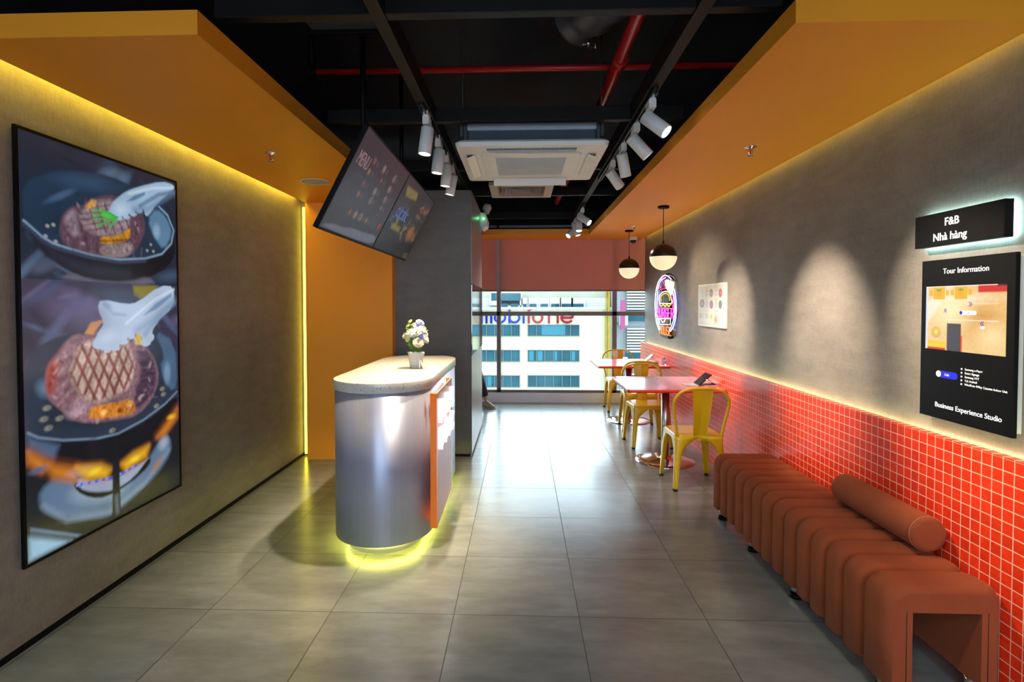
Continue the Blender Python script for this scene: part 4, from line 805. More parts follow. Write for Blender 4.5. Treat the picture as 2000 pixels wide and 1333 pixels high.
for i in range(90):
    a = random.uniform(0, 2*PI); h = random.uniform(.11, .29); r = .02+.05*(h-.1)/.15*random.uniform(.4, 1.1); 
    if i > 60: a = random.uniform(2.2, 4.0); h = random.uniform(.13, .33); r = random.uniform(.035, .06)
    c = Vector((r*math.cos(a), r*math.sin(a), h)); d = Vector((math.cos(a)*.7, math.sin(a)*.7, random.uniform(.2, 1))).normalized(); s = d.cross(Vector((0, 0, 1))).normalized(); l = random.uniform(.018, .034); wv = l*.3
    vs = [lf.verts.new(c+q) for q in (Vector(), d*l*.5+s*wv, d*l, d*l*.5-s*wv)]; f = lf.faces.new(vs)
obj('stems', bm, M_STEM, t); tag(obj('leaves', lf, M_LEAF, t, solid=.0008), None, None, None, 'stuff')
FC = {'w': (.86, .85, .74), 'c': (.80, .78, .36), 'l': (.72, .78, .86), 'b': (.56, .58, .88), 'd': (.10, .14, .52), 'p': (.84, .70, .50), 'g': (.55, .66, .18)}
FM = {k: mat('petal_'+k, v, .6, noise=.08, nscale=80) for k, v in FC.items()}
for x, y, z, k in tips:
    bm = B(); R_ = {'p': .040, 'w': .034, 'b': .034, 'l': .028, 'c': .025, 'd': .018, 'g': .018}[k]
    for layer, (rr, tilt, npz) in enumerate(((R_, .15, 7), (R_*.86, .55, 6), (R_*.7, .95, 6), (R_*.5, 1.25, 5))):
        for i in range(npz):
            a = 2*PI*i/npz+layer*.5; d = Vector((math.cos(a)*math.cos(tilt), math.sin(a)*math.cos(tilt), math.sin(tilt))); s = Vector((-math.sin(a), math.cos(a), 0)); c = Vector((0, 0, 0))
            upv = d.cross(s)*-1
            pts = [c, c+d*rr*.45+s*rr*.52+upv*rr*.05, c+d*rr*.9+s*rr*.44+upv*rr*.16, c+d*rr*1.0+upv*rr*.2, c+d*rr*.9-s*rr*.44+upv*rr*.16, c+d*rr*.45-s*rr*.52+upv*rr*.05]
            f = bm.faces.new([bm.verts.new(p) for p in pts])
    cyl(bm, (0, 0, -.004), (0, 0, .006), R_*.2, n=8)
    bm.transform(Matrix.Translation((x, y, z)) @ Vector((x*14, y*14-.35, .55)).to_track_quat('Z', 'Y').to_matrix().to_4x4())
    obj('blossom', bm, FM[k], t, solid=.0012)
# ================================================================== TABLES
def table(label, y0, y1):
    t = thing('cafe_table', label, 'table', (1.36, (y0+y1)/2, 0), 0, 'cafe tables along the tiled wall'); h = (y1-y0)/2
    bm = B(); prism(bm, rrect(-.432, .424, -h, h, .035, 6), .731, .755, True); obj('tabletop', bm, M_TABLE, t, bevel=.003)
    bm = B(); prism(bm, rrect(-.434, .425, -h-.002, h+.002, .036, 6), .728, .748, True); obj('table_edge', bm, M_TEDGE, t)
    bm = B(); cyl(bm, (.015, .04, .02), (.015, .04, .70), .037, n=32); obj('column', bm, M_STEEL, t)
    bm = B(); lathe(bm, [(.276, 0), (.278, .004), (.272, .010), (.20, .018), (.08, .026), (.045, .03), (.043, .045), (.03, .046)], (.015, .04, 0), 64); obj('base_disc', bm, M_CHROME, t)
    bm = B(); box(bm, -.17, .20, -.03+.04, .03+.04, .70, .728); box(bm, -.015, .045, -.16, .24, .70, .7275); obj('mounting_plate', bm, M_BLACK, t)
    return t
table('nearer orange-red cafe table on a steel column by the tiled wall', 4.73, 5.61)
table('farther orange-red cafe table on a steel column near the window', 6.52, 7.40)
# ================================================================== CHAIRS
def chair(label):
    t = thing('metal_chair', label, 'chair', (0, 0, 0), 0, 'yellow metal cafe chairs')
    # seat at z .44, front is +y
    bm = B(); prism(bm, rrect(-.18, .18, -.17, .18, .05, 6), .438, .444, True)
    r1 = rrect(-.181, .181, -.171, .181, .051, 6); r2 = rrect(-.188, .188, -.178, .190, .055, 6)
    for (A_, z0), (C_, z1) in (((r1, .444), (r2, .436)), ((r2, .436), (r2, .405))):
        va = [bm.verts.new((x, y, z0)) for x, y in A_]; vb = [bm.verts.new((x, y, z1)) for x, y in C_]
        for i in range(len(va)): bm.faces.new((va[i], va[(i+1) % len(va)], vb[(i+1) % len(vb)], vb[i]))
    obj('seat', bm, M_YELLOW, t, solid=.002)
    for sx in (-1, 1):
        for sy in (-1, 1):
            bm = B(); K = 18
            top = Vector((sx*.186, sy*.182+.004, .432)); bot = Vector((sx*.212, sy*.212, .012))
            for axis in (0, 1):
                prev = None
                for i in range(K+1):
                    f = i/K; c = top.lerp(bot, f); z = c.z
                    h = (z-.012)/.42; half = abs(c.x) if axis == 0 else abs(c.y)
                    wv = .030+.022*h + (half-.052)*max(0, (h-.62)/.38)**2.2
                    wv = min(wv, half)
                    d = Vector((-sx, 0, 0)) if axis == 0 else Vector((0, -sy, 0))
                    rc = .012
                    other = Vector((0, -sy, 0)) if axis == 0 else Vector((-sx, 0, 0))
                    p = [bm.verts.new(c+d*.35*rc+other*.35*rc), bm.verts.new(c+d*rc), bm.verts.new(c+d*(rc+wv*.5)), bm.verts.new(c+d*max(wv, rc+.004)), bm.verts.new(c+d*max(wv, rc+.004)+other*.008)]
                    if prev:
                        for j in range(4): fc = bm.faces.new((prev[j], prev[j+1], p[j+1], p[j])); fc.smooth = True
                    prev = p
            bmesh.ops.remove_doubles(bm, verts=bm.verts, dist=.0005)
            l = obj('leg', bm, M_YELLOW, t, solid=.003)
            bm = B(); box(bm, bot.x-.004-(.026 if sx > 0 else 0), bot.x+.004+(.026 if sx < 0 else 0), bot.y-.004-(.026 if sy > 0 else 0), bot.y+.004+(.026 if sy < 0 else 0), 0, .016, bev=.003); obj('rubber_foot', bm, M_RUBBER, l)
    bm = B()
    hoop = smooth_path([(-.176, -.165, .425), (-.190, -.180, .52), (-.215, -.205, .66), (-.212, -.222, .74), (-.165, -.235, .802), (-.09, -.240, .825), (0, -.242, .830), (.09, -.240, .825), (.165, -.235, .802), (.212, -.222, .74), (.215, -.205, .66), (.190, -.180, .52), (.176, -.165, .425)], 6)
    tube(bm, hoop, .0115, 12); obj('back_hoop', bm, M_YELLOW, t)
    bm = B(); prev = None
    for i in range(15):
        f = i/14; z = .425+(.828-.425)*f; y = -.172-.070*f-.012*math.sin(PI*f); hw = .050+.034*f
        p = [bm.verts.new((hw*q, y+.010*(1-abs(q))*1.0-(.004 if abs(q) == 1 else 0), z)) for q in (-1, -.93, -.5, 0, .5, .93, 1)]
        if prev:
            for j in range(6): bm.faces.new((prev[j], prev[j+1], p[j+1], p[j]))
        prev = p
    obj('back_splat', bm, M_YELLOW, t, solid=.003)
    return t
c0 = chair('nearest yellow metal chair with its back to the viewer, beside the bench')
c0.location = (1.425, 4.56, 0); c0.rotation_euler = (0, 0, .03)
dup(c0, (1.345, 5.83, 0), PI+.06, 'yellow metal chair facing the viewer behind the nearer table')
dup(c0, (1.41, 6.575, 0), -.05, 'yellow metal chair with its back to the viewer at the farther table')
dup(c0, (1.405, 7.72, 0), PI, 'farthest yellow metal chair facing the viewer against the window')
# ================================================================== TABLETS
def tablet(label, x, y, rz, glare):
    t = thing('tablet_computer', label, 'tablet', (x, y, .755), rz, 'tablets on the cafe tables')
    bm = B(); prism(bm, rrect(-.17, .13, -.075, .075, .008, 4), 0, .006); obj('keyboard_cover', bm, mat('cover_grey', (.46, .44, .44), .5, noise=.04), t, bevel=.001)
    bm = B()
    for i in range(5):
        for j in range(10): box(bm, -.160+.021*i, -.143+.021*i, -.066+.0135*j, -.055+.0135*j, .006, .0072)
    obj('keys', bm, mat('key_grey', (.55, .53, .53), .5, noise=.03), t)
    Mt = Matrix.Translation((-.05, 0, .008)) @ Matrix.Rotation(-math.radians(42), 4, 'Y')
    bm = B(); box(bm, 0, .150, -.088, .088, -.008, 0, M=Mt, bev=.003); obj('tablet_body', bm, M_BLACK, t)
    bm = B(); box(bm, .008, .142, -.082, .082, .0, .0008, M=Mt); obj('tablet_screen', bm, M_BLACKG, t)
    bm = B(); q0 = Mt @ Vector((.10, 0, -.008)); vs = [(q0.x, -.07, q0.z), (q0.x, .07, q0.z), (.12, .07, .006), (.12, -.07, .006)]
    bm.faces.new([bm.verts.new(v) for v in vs]); obj('stand_flap', bm, mat('flap_grey', (.30, .27, .28), .6, noise=.05), t, solid=.003)
    q = Mt @ Vector((.08, -.09, -.004)); bm = B(); tube(bm, smooth_path([q, q+Vector((.02, -.02, -.01)), (.11, -.09, .03), (.14, -.06, .012), (.165, -.03, .004), (.17, .03, .004)], 5), .0028, 7); cyl(bm, q, q+Vector((.012, -.014, -.004)), .007, n=10)
    obj('white_cable', bm, M_WHITE, t)
    return t
tablet('tablet propped on grey keyboard cover on the nearer table', 1.655, 5.03, 0, 0)
t = tablet('tablet with bright reflecting screen propped on the farther table', 1.60, 6.92, 0, 1); t.rotation_euler = (0, 0, -.1)
bm = B(); box(bm, -.018, .018, -.035, .035, 0, .09, bev=.004)
tag(obj('card_holder', bm, glass_mat('acrylic_clear', (.82, .80, .84)), loc=(1.755, 6.74, .755)), 'small clear acrylic card holder right of the farther tablet', 'card holder')
# ================================================================== BENCH
t = thing('upholstered_bench', 'long rust velvet channel-tufted bench against the red tiles', 'bench', (0, 0, 0))
BX0, BX1, BZ0, BZ1, TH, BR = 1.352, 1.782, .075, .452, .098, .075
def bench_profile(d):
    """outer arch inset by d"""
    o = []
    x0, x1, zt = BX0+d, BX1-d, BZ1-d
    o.append((x0, BZ0)); o.append((x0, (BZ0+zt)/2)); 
    for i in range(8):
        a = PI-PI/2*i/7; o.append((x0+BR+BR*math.cos(a), zt-BR+BR*math.sin(a)))
    o.append(((x0+x1)/2, zt))
    for i in range(8):
        a = PI/2-PI/2*i/7; o.append((x1-BR*.75+BR*.75*math.cos(a), zt-BR*.75+BR*.75*math.sin(a)))
    o.append((x1, (BZ0+zt)/2)); o.append((x1, BZ0))
    return o
def inner_profile():
    x0, x1, zt = BX0+TH, BX1-TH+.015, BZ1-TH
    n = len(bench_profile(0)); pts = []
    h = (n-1)/2
    for i in range(n):
        if i < 2: pts.append((x0, BZ0+(zt-BZ0)*i/2*.6))
        elif i < 10: pts.append((x0, zt) if i > 3 else (x0, zt-.03*(4-i)))
        elif i == 10: pts.append(((x0+x1)/2, zt))
        elif i < 19: pts.append((x1, zt) if i < 17 else (x1, zt-.03*(i-16)))
        else: pts.append((x1, BZ0+(zt-BZ0)*(n-1-i)/2*.6))
    return pts
edges = [3.868, 3.745, 3.62, 3.49, 3.36, 3.235, 3.11, 2.98, 2.85, 2.72, 2.59, 2.465, 2.33, 2.195, 2.035]
bm = B(); rings_ = []
edges = edges[::-1]
for k in range(len(edges)-1):
    a, b = edges[k], edges[k+1]; last = (k == len(edges)-2)
    for j in range(9 if not last else 10):
        f = j/9; 
        d = .017*(1-math.sqrt(max(0, 1-(2*f-1)**4)))
        d = .026*abs(2*f-1)**3.6
        if k == 0 and f < .5: d = .026*abs(2*f-1)**5
        y = a+(b-a)*f
        rings_.append((y, d))
rv = []
for y, d in rings_:
    p = bench_profile(d); rv.append([bm.verts.new((x, y, z)) for x, z in p])
for i in range(len(rv)-1):
    for j in range(len(rv[0])-1):
        f = bm.faces.new((rv[i][j], rv[i][j+1], rv[i+1][j+1], rv[i+1][j])); f.smooth = True
ip = inner_profile()
ia = [bm.verts.new((x, rings_[0][0], z)) for x, z in ip]; ib = [bm.verts.new((x, rings_[-1][0], z)) for x, z in ip]
for j in range(len(ip)-1):
    for A_, C_ in ((rv[0], ia), (ia, ib), (ib, rv[-1])):
        try: bm.faces.new((A_[j], A_[j+1], C_[j+1], C_[j]))
        except Exception: pass
for j in (0, len(ip)-1):
    bm.faces.new([ia[j], ib[j]]+[r[j] for r in rv[::-1]])
bmesh.ops.remove_doubles(bm, verts=bm.verts, dist=.0002)
obj('upholstery', bm, M_VELVET, t)
bm = B()
for xx in (BX0+TH-.022, BX1-TH+.038): tube(bm, [(xx, edges[0]-.001, BZ0+.002), (xx, edges[0]-.001, BZ1-TH+.005)], .0016, 6)
obj('seam', bm, mat('seam_dark', (.10, .03, .015), .9, noise=.1), t)
for fx_, fy_ in [(x, y) for x in (1.405, 1.735) for y in (2.12, 2.79, 3.31, 3.80)]:
    bm = B(); cyl(bm, (fx_, fy_, .018), (fx_, fy_, .078), .024, n=20); f_ = obj('leg', bm, M_CHROME, t)
    bm = B(); cyl(bm, (fx_, fy_, 0), (fx_, fy_, .019), .031, .029, n=20); obj('foot_pad', bm, M_BLACK, f_)
t = thing('bolster_cushion', 'rust velvet cylindrical bolster cushion lying on the bench', 'cushion', (1.708, 2.31, .530))
R0 = .0745; prof = []
Lb = .60
prof = [(.002, -.004), (R0*.7, -.002), (R0*.93, .002), (R0, .012), (R0, .05), (R0*1.01, Lb*.5), (R0, Lb-.05), (R0, Lb-.012), (R0*.93, Lb-.002), (R0*.7, Lb+.003), (.002, Lb+.004)]
bm = B(); lathe(bm, prof, n=48, M=Matrix.Rotation(-PI/2, 4, 'X')); obj('cushion_cover', bm, M_VELVET, t)
bm = B(); tube(bm, [(R0*1.005*math.cos(a), .014, R0*1.005*math.sin(a)) for a in [2*PI*i/48 for i in range(48)]], .0012, 5, closed=True); obj('piping', bm, mat('stitch', (.50, .22, .13), .8, noise=.1), t)
# ================================================================== WALL SIGNS
M_TXT = emis('sign_white', (1, 1, 1), 1.3); M_TXT2 = mat('print_white_glow', (.80, .80, .80), .5, emit=(1, 1, 1), estr=.35)  # the white print also has a faint glow of its own
t = thing('lightbox_sign', 'black backlit sign reading F&B Nhà hàng above the information board', 'sign')
obj('sign_box', box(B(), 1.80, 1.835, 2.098, 2.558, 1.750, 1.893, bev=.002), M_BLACK, t)
bm = B(); box(bm, 1.8355, 1.839, 2.105, 2.551, 1.757, 1.886); obj('glow_edge', bm, emis('cyan_glow', (.55, 1, .98), 34), t)
text('lettering', 'F&B', .047, M_TXT, t, RW(1.7995, 2.385, 1.833), .001, bold=.0005)
text('lettering', 'Nhà hàng', .047, M_TXT, t, RW(1.7995, 2.448, 1.772), .001, bold=.0005)
t = thing('information_board', 'tall black Tour Information board with lit floor plan screen', 'sign')
obj('board', box(B(), 1.805, 1.822, 2.052, 2.516, 1.003, 1.690, bev=.001), M_BLACK, t)
obj('back_plate', box(B(), 1.822, 1.85, 2.066, 2.502, 1.017, 1.676), M_LGREY, t)
text('lettering', 'Tour Information', .0325, M_TXT2, t, RW(1.8045, 2.394, 1.628), .0006)
text('lettering', 'Business Experience Studio', .030, M_TXT, t, RW(1.8045, 2.426, 1.053), .0006)
for i, s in enumerate(('Samsung e-Paper', 'Smart Signage', 'Samsung VXT', 'Tab Active5', 'WindFree 4Way Cassette Indoor Unit')):
    text('lettering', s, .0125, M_TXT2, t, RW(1.8045, 2.270, 1.2285-.0155*i), .0004)
bm = B()
for i in range(5): cyl(bm, (1.805, 2.286, 1.232-.0155*i), (1.8042, 2.286, 1.232-.0155*i), .0038, n=16)
obj('bullet_dots', bm, M_TXT, t)
bm = B(); prism(bm, rrect(2.306, 2.406, 1.183, 1.212, .014, 6), -.5, .5)
for v in bm.verts: v.co = Vector((1.8042 if v.co.z < 0 else 1.8052, v.co.x, v.co.y))
obj('blue_pill', bm, emis('pill_blue', lin((30, 40, 225)), 1), t)
bm = B(); cyl(bm, (1.8052, 2.408, 1.1975), (1.8038, 2.408, 1.1975), .0135, n=24); obj('pill_badge', bm, M_TXT, t)
text('lettering', 'Cafe', .014, M_TXT, t, RW(1.8041, 2.375, 1.193), .0003)
P = Pic(170, 116, (226, 190, 128), .275/.40)
P.ell(.75, .5, .5, .6, (214, 160, 84), .9); P.ell(.35, .35, .35, .4, (240, 222, 170), .9); P.ell(.55, .2, .5, .12, (236, 224, 190), .9, 0, .7); P.ell(.85, .75, .25, .3, (232, 206, 150), .9)
P.poly([(.0, .25), (.3, .02), (.36, .02), (.05, .55), (0, .6)], (244, 232, 220), .05, .6)
P.ell(.7, .45, .3, .1, (190, 130, 60), .9, 0, .5)
for c in (.18, .47):
    P.rect(c-.075, c+.085, .02, .21, (236, 168, 30)); P.rect(c-.13, c-.085, .06, .15, (232, 166, 30)); P.rect(c+.095, c+.14, .06, .15, (232, 166, 30)); P.rect(c-.03, c+.03, .04, .075, (120, 150, 60)); P.ell(c, .115, .022, .032, (190, 60, 20), .3, hollow=.6)
P.rect(.68, 1, 0, .10, (200, 28, 18))
for i in range(16): P.ell(.69+.02*i, .105, .009, .014, (180, 20, 14), .4)
P.ell(.15, .73, .07, .10, (150, 120, 100), .3, 0, .6); P.ell(.15, .72, .048, .07, (252, 184, 20), .2); P.ell(.15, .72, .02, .03, (255, 240, 160), .6)
P.rect(.03, .28, .86, .98, (246, 190, 30)); P.rect(.03, .28, .965, 1, (190, 40, 20)); P.rect(.30, .485, .58, 1, (66, 58, 66)); P.rect(.485, .50, .76, 1, (226, 74, 20))
P.rect(.28, .92, .515, .522, (246, 240, 226)); P.rect(.28, .92, .268, .272, (224, 210, 180)); P.rect(.55, .90, .72, .725, (120, 100, 70)); P.ell(.74, .62, .03, .02, (250, 240, 235), .2)
P.rect(0, .03, 0, 1, (206, 210, 226)); P.rect(0, 1, 0, .012, (250, 246, 240)); P.rect(.90, 1, 0, .03, (60, 10, 10)); P.noise(.02, .05)
P.mesh('floor_plan_screen', screen_mat('plan_picture', 1.0, .3), t, (1.8042, 2.487, 1.575), (0, -.402, 0), (0, 0, -.273))
M_NAVY = emis('navy', lin((40, 44, 170)), 1)
bm = B()
def chev(y, z, dy, dz, s=.009):
    for k in range(2):
        cy, cz = y+dy*k*.008, z+dz*k*.008
        if dy: tube(bm, [(1.8036, cy-dy*s*.7, cz+s), (1.8036, cy, cz), (1.8036, cy-dy*s*.7, cz-s)], .0013, 5)
        else: tube(bm, [(1.8036, cy-s*.8, cz-dz*s*.8), (1.8036, cy, cz), (1.8036, cy+s*.8, cz-dz*s*.8)], .0013, 5)
chev(2.248, 1.498, -1, 0); chev(2.376, 1.470, 0, 1); chev(2.190, 1.422, 1, 0)
obj('plan_arrows', bm, M_NAVY, t)
bm = B(); prism(bm, rrect(2.218, 2.300, 1.455, 1.471, .008, 5), -.5, .5)
for v in bm.verts: v.co = Vector((1.8032 if v.co.z < 0 else 1.8040, v.co.x, v.co.y))
obj('plan_pill', bm, M_TXT, t)
bm = B(); cyl(bm, (1.8036, 2.293, 1.463), (1.8026, 2.293, 1.463), .0075, n=20); obj('plan_badge', bm, M_NAVY, t)
text('lettering', 'Cafe', .010, M_NAVY, t, RW(1.8030, 2.268, 1.4595), .0002)
# poster
t = thing('menu_poster', 'white framed menu poster with small food pictures on the wall', 'poster')
obj('poster_frame', box(B(), 1.828, 1.850, 4.938, 5.680, 1.277, 1.695, bev=.003), mat('frame_white', (.66, .66, .63), .5, noise=.02), t)
P = Pic(150, 92, (186, 186, 180), .386/.71)
fc = [(186, 96, 30), (206, 80, 30), (190, 110, 50), (190, 40, 36), (80, 100, 60), (226, 140, 30), (180, 120, 60), (216, 80, 40)]
for i, (u, v) in enumerate([(.52, .19), (.86, .20), (.15, .45), (.53, .48), (.86, .48), (.53, .78), (.15, .19), (.70, .86)]):
    if i == 6: P.ell(u, v, .06, .10, (150, 150, 146), .2, hollow=.8); P.line([(u-.04, v+.08), (u, v-.08), (u+.05, v+.08)], .01, (130, 130, 126)); continue
    P.ell(u, v, .07 if i != 2 else .11, .12 if i not in (6,) else .08, [(60, 90, 40), (120, 50, 70), (70, 50, 100), (36, 44, 100), (60, 80, 84), (230, 200, 140), (200, 200, 200), (226, 160, 120)][i], .25)
    P.ell(u, v, .05 if i != 2 else .085, .085, fc[i], .6)
for u in (.31, .66, .06, .31, .66):
    pass
for u, v in ((.30, .05), (.66, .05), (.30, .34), (.66, .34), (.05, .62), (.30, .62), (.66, .62)):
    P.rect(u, u+.10, v, v+.035, (232, 160, 60))
    for j in range(5): P.rect(u, u+.07+.02*(j % 2), v+.06+.035*j, v+.07+.035*j, (80, 80, 88)); P.rect(u+.12, u+.14, v+.06+.035*j, v+.07+.035*j, (80, 80, 88))
P.rect(.05, .95, .955, .965, (150, 140, 120))
P.mesh('printed_sheet', screen_mat('poster_print', 0, .35, base=1), t, (1.8272, 5.664, 1.679), (0, -.71, 0), (0, 0, -.386))
# ================================================================== NEON SIGN
t = thing('neon_sign', 'oval neon sign of a burger and fries reading BURGER HOUSE', 'neon sign')
NX = 1.812
bm = B(); op = smooth_path([(0, 7.40, 1.5), (0, 7.26, 1.80), (0, 6.91, 1.885), (0, 6.56, 1.80), (0, 6.41, 1.5), (0, 6.50, 1.22), (0, 6.64, 1.08), (0, 7.20, 1.08), (0, 7.33, 1.22)], 8, closed=True)
a = [bm.verts.new((1.836, p.y, p.z)) for p in op]; b = [bm.verts.new((1.838, p.y, p.z)) for p in op]
for i in range(len(a)): bm.faces.new((a[i], a[(i+1) % len(a)], b[(i+1) % len(b)], b[i]))
bm.faces.new(a); bm.faces.new(b)
obj('clear_backing', bm, glass_mat('backing_clear', (.97, .97, .98)), t)
bm = B()
for y_, z_ in ((7.2, 1.72), (6.62, 1.72), (7.2, 1.2), (6.62, 1.2)): cyl(bm, (1.826, y_, z_), (1.85, y_, z_), .008, n=12)
obj('standoff', bm, M_CHROME, t)
NC = {'white': ((.80, .84, 1), 3), 'blue': ((.12, .18, 1), 8), 'red': ((1, .04, .08), 1.5), 'pink': ((1, .10, .50), 1.6), 'magenta': ((1, .06, .60), 3), 'yellow': ((1, .50, .04), 1.7), 'orange': ((1, .20, .05), 1.8), 'cream': ((1, .80, .60), 1.8)}
NM = {k: emis('neon_'+k, *v) for k, v in NC.items()}
def neon(name, keys, col, r=.0065, dx=0):
    bm = B(); r *= .72
    for k in keys:
        pts = NEON[k] if isinstance(k, str) else k
        q = [(NX+dx, 7.384-s_, z_) for s_, z_ in pts]
        cl = len(q) > 3 and q[0] == q[-1]
        if len(q) > 4 and isinstance(k, str) and k[:3] not in ('zig', 'tra', 'red', 'pin'): q = smooth_path(q, 5)
        tube(bm, q, r, 8)
    obj(name, bm, NM[col], t)
neon('outline_tube', ['outer_left', 'top_arc', 'outer_right'], 'white', .008)
neon('inner_outline_tube', ['in_left', 'in_right'], 'blue', .0075)
neon('accent_tube', ['red1', 'red2', 'red3'], 'red')
neon('side_tube', ['pink1', 'pink2'], 'pink')
neon('bun_tube', ['bun'], 'cream', .008); neon('bun_highlight_tube', ['bun2'], 'yellow')
neon('lettuce_tube', ['zig'], 'yellow', .008)
neon('fries_tube', ['f1', 'f2', 'f3', 'f4', 'f5', 'f6', 'f7'], 'cream', .011)
neon('tray_tube', ['tray', 'v'], 'cream')
SL = {'B': [[(0, 0), (0, 1), (.7, 1), (.9, .85), (.9, .65), (.7, .52), (0, .52)], [(.7, .52), (1, .38), (1, .15), (.75, 0), (0, 0)]], 'U': [[(0, 1), (0, .2), (.2, 0), (.8, 0), (1, .2), (1, 1)]], 'R': [[(0, 0), (0, 1), (.75, 1), (1, .85), (1, .65), (.75, .5), (0, .5)], [(.5, .5), (1, 0)]], 'G': [[(1, .8), (.8, 1), (.2, 1), (0, .8), (0, .2), (.2, 0), (.8, 0), (1, .2), (1, .5), (.55, .5)]], 'E': [[(1, 1), (0, 1), (0, 0), (1, 0)], [(0, .5), (.8, .5)]], 'H': [[(0, 0), (0, 1)], [(1, 0), (1, 1)], [(0, .5), (1, .5)]], 'O': [[(.2, 0), (0, .2), (0, .8), (.2, 1), (.8, 1), (1, .8), (1, .2), (.8, 0), (.2, 0)]], 'S': [[(1, .85), (.8, 1), (.2, 1), (0, .85), (0, .65), (.2, .52), (.8, .48), (1, .35), (1, .15), (.8, 0), (.2, 0), (0, .15)]]}
def word(name, s, c0_, c1_, z0, z1, col):
    w = (c1_-c0_)/len(s)
    for i, ch in enumerate(s): neon(name, [[(c0_+w*i+w*.14+w*.72*a_, z0+(z1-z0)*b_) for a_, b_ in st] for st in SL[ch]], col, .007)
word('letter', 'BURGER', .055, .865, 1.328, 1.446, 'magenta')
word('letter', 'HOUSE', .19, .77, 1.112, 1.218, 'orange')
# ================================================================== PERSON STANDING BEHIND THE COLUMN
def skin_body(name, verts, edges_, radii, mt, parent, root=0, sub=2):
    me = bpy.data.meshes.new(name); me.from_pydata(verts, edges_, []); me.materials.append(mt)
    o = bpy.data.objects.new(name, me); COL.objects.link(o)
    o.modifiers.new('skin', 'SKIN'); md = o.modifiers.new('sub', 'SUBSURF'); md.levels = sub; md.render_levels = sub
    sv = me.skin_vertices[0].data
    for i, r in enumerate(radii): sv[i].radius = (r, r) if not isinstance(r, tuple) else r; sv[i].use_root = (i == root)
    bpy.context.view_layer.update(); dg = bpy.context.evaluated_depsgraph_get()
    m2 = bpy.data.meshes.new_from_object(o.evaluated_get(dg)); bpy.data.objects.remove(o)
    for p in m2.polygons: p.use_smooth = True
    o = bpy.data.objects.new(name, m2); COL.objects.link(o); o.parent = parent
    return o
PX, PY = -.755, 7.86
t = thing('person', 'person in dark trousers and beige shoes stepping out behind the column', 'person', (PX, PY, 0))
M_SKINP = mat('skin', (.50, .29, .19), .5, noise=.06, nscale=12); M_TROU = mat('trousers_dark', (.018, .017, .022), .8, noise=.2, nscale=30); M_SHIRT = mat('shirt_dark', (.03, .03, .04), .8, noise=.1); M_SHOE = mat('shoe_beige', (.42, .33, .22), .6, noise=.1, nscale=30); M_HAIR = mat('hair_black', (.01, .008, .007), .5, noise=.2)
V = [(0, 0, .90), (.01, 0, 1.05), (.02, 0, 1.22), (.03, 0, 1.36), (.035, 0, 1.43), (.045, 0, 1.50), (.055, 0, 1.56), (.06, 0, 1.62), (.055, 0, 1.67),
     (.02, -.09, .86), (.13, -.085, .48), (.245, -.08, .10), (0, .09, .86), (-.03, .09, .48), (-.15, .10, .14),
     (.03, -.17, 1.36), (.0, -.20, 1.10), (.10, -.21, .88), (.03, .17, 1.36), (.06, .21, 1.10), (.0, .22, .88)]
E_ = [(0, 1), (1, 2), (2, 3), (3, 4), (4, 5), (5, 6), (6, 7), (7, 8), (0, 9), (9, 10), (10, 11), (0, 12), (12, 13), (13, 14), (3, 15), (15, 16), (16, 17), (3, 18), (18, 19), (19, 20)]
Rr = [.125, .11, .125, .11, .055, .055, .082, .092, .065, .078, .052, .036, .078, .052, .036, .052, .04, .028, .052, .04, .028]
body = skin_body('body', V, E_, Rr, M_SKINP, t)
skin_body('trousers', [V[0], (.0, 0, .98), V[9], V[10], (.235, -.08, .15), V[12], V[13], (-.14, .10, .19)], [(0, 1), (0, 2), (2, 3), (3, 4), (0, 5), (5, 6), (6, 7)], [.14, .13, .098, .074, .066, .092, .070, .062], M_TROU, t)
skin_body('shirt', [V[1], V[2], V[3], (.033, 0, 1.41), V[15], V[16], V[18], V[19], (0, 0, .96)], [(0, 1), (1, 2), (2, 3), (2, 4), (4, 5), (2, 6), (6, 7), (0, 8)], [.13, .14, .125, .07, .066, .055, .066, .055, .14], M_SHIRT, t)
for sy, (hx, hy, hz), fx in ((-1, V[17], 1), (1, V[20], 1)):
    hv = [(hx, hy, hz), (hx+.02, hy, hz-.07), (hx+.035, hy, hz-.10)]; ed = [(0, 1), (1, 2)]; ra = [.026, .032, .026]
    for k in range(4):
        b0 = len(hv); dx = -.022+.015*k
        hv += [(hx+.035+dx, hy, hz-.125), (hx+.045+dx, hy+sy*-.004, hz-.155), (hx+.048+dx, hy+sy*-.012, hz-.178-.004*(k % 2))]; ed += [(2, b0), (b0, b0+1), (b0+1, b0+2)]; ra += [.0095, .0085, .0075]
    b0 = len(hv); hv += [(hx+.045, hy-sy*.01, hz-.075), (hx+.065, hy-sy*.018, hz-.11)]; ed += [(1, b0), (b0, b0+1)]; ra += [.011, .009]
    skin_body('hand', hv, ed, ra, M_SKINP, t)
bm = B(); bmesh.ops.create_uvsphere(bm, u_segments=20, v_segments=14, radius=.105)
for v in bm.verts:
    v.co = Vector((v.co.x*.98+.048, v.co.y*.86, v.co.z*1.12+1.655))
    if v.co.x > .07 and v.co.z < 1.69: v.co.x = .06
obj('hair', bm, M_HAIR, t, smooth=True)
bm = B(); bmesh.ops.create_uvsphere(bm, u_segments=10, v_segments=8, radius=.012); bm.transform(Matrix.Translation((.157, 0, 1.60))); 
b2 = bm.copy(); obj('nose', bm, M_SKINP, t, smooth=True); b2.free()
bm = B()
for sy in (-1, 1):
    r_ = bmesh.ops.create_uvsphere(bm, u_segments=10, v_segments=8, radius=.009); bmesh.ops.translate(bm, verts=r_['verts'], vec=(.143, sy*.032, 1.625))
obj('eyes', bm, M_BLACKG, t, smooth=True)
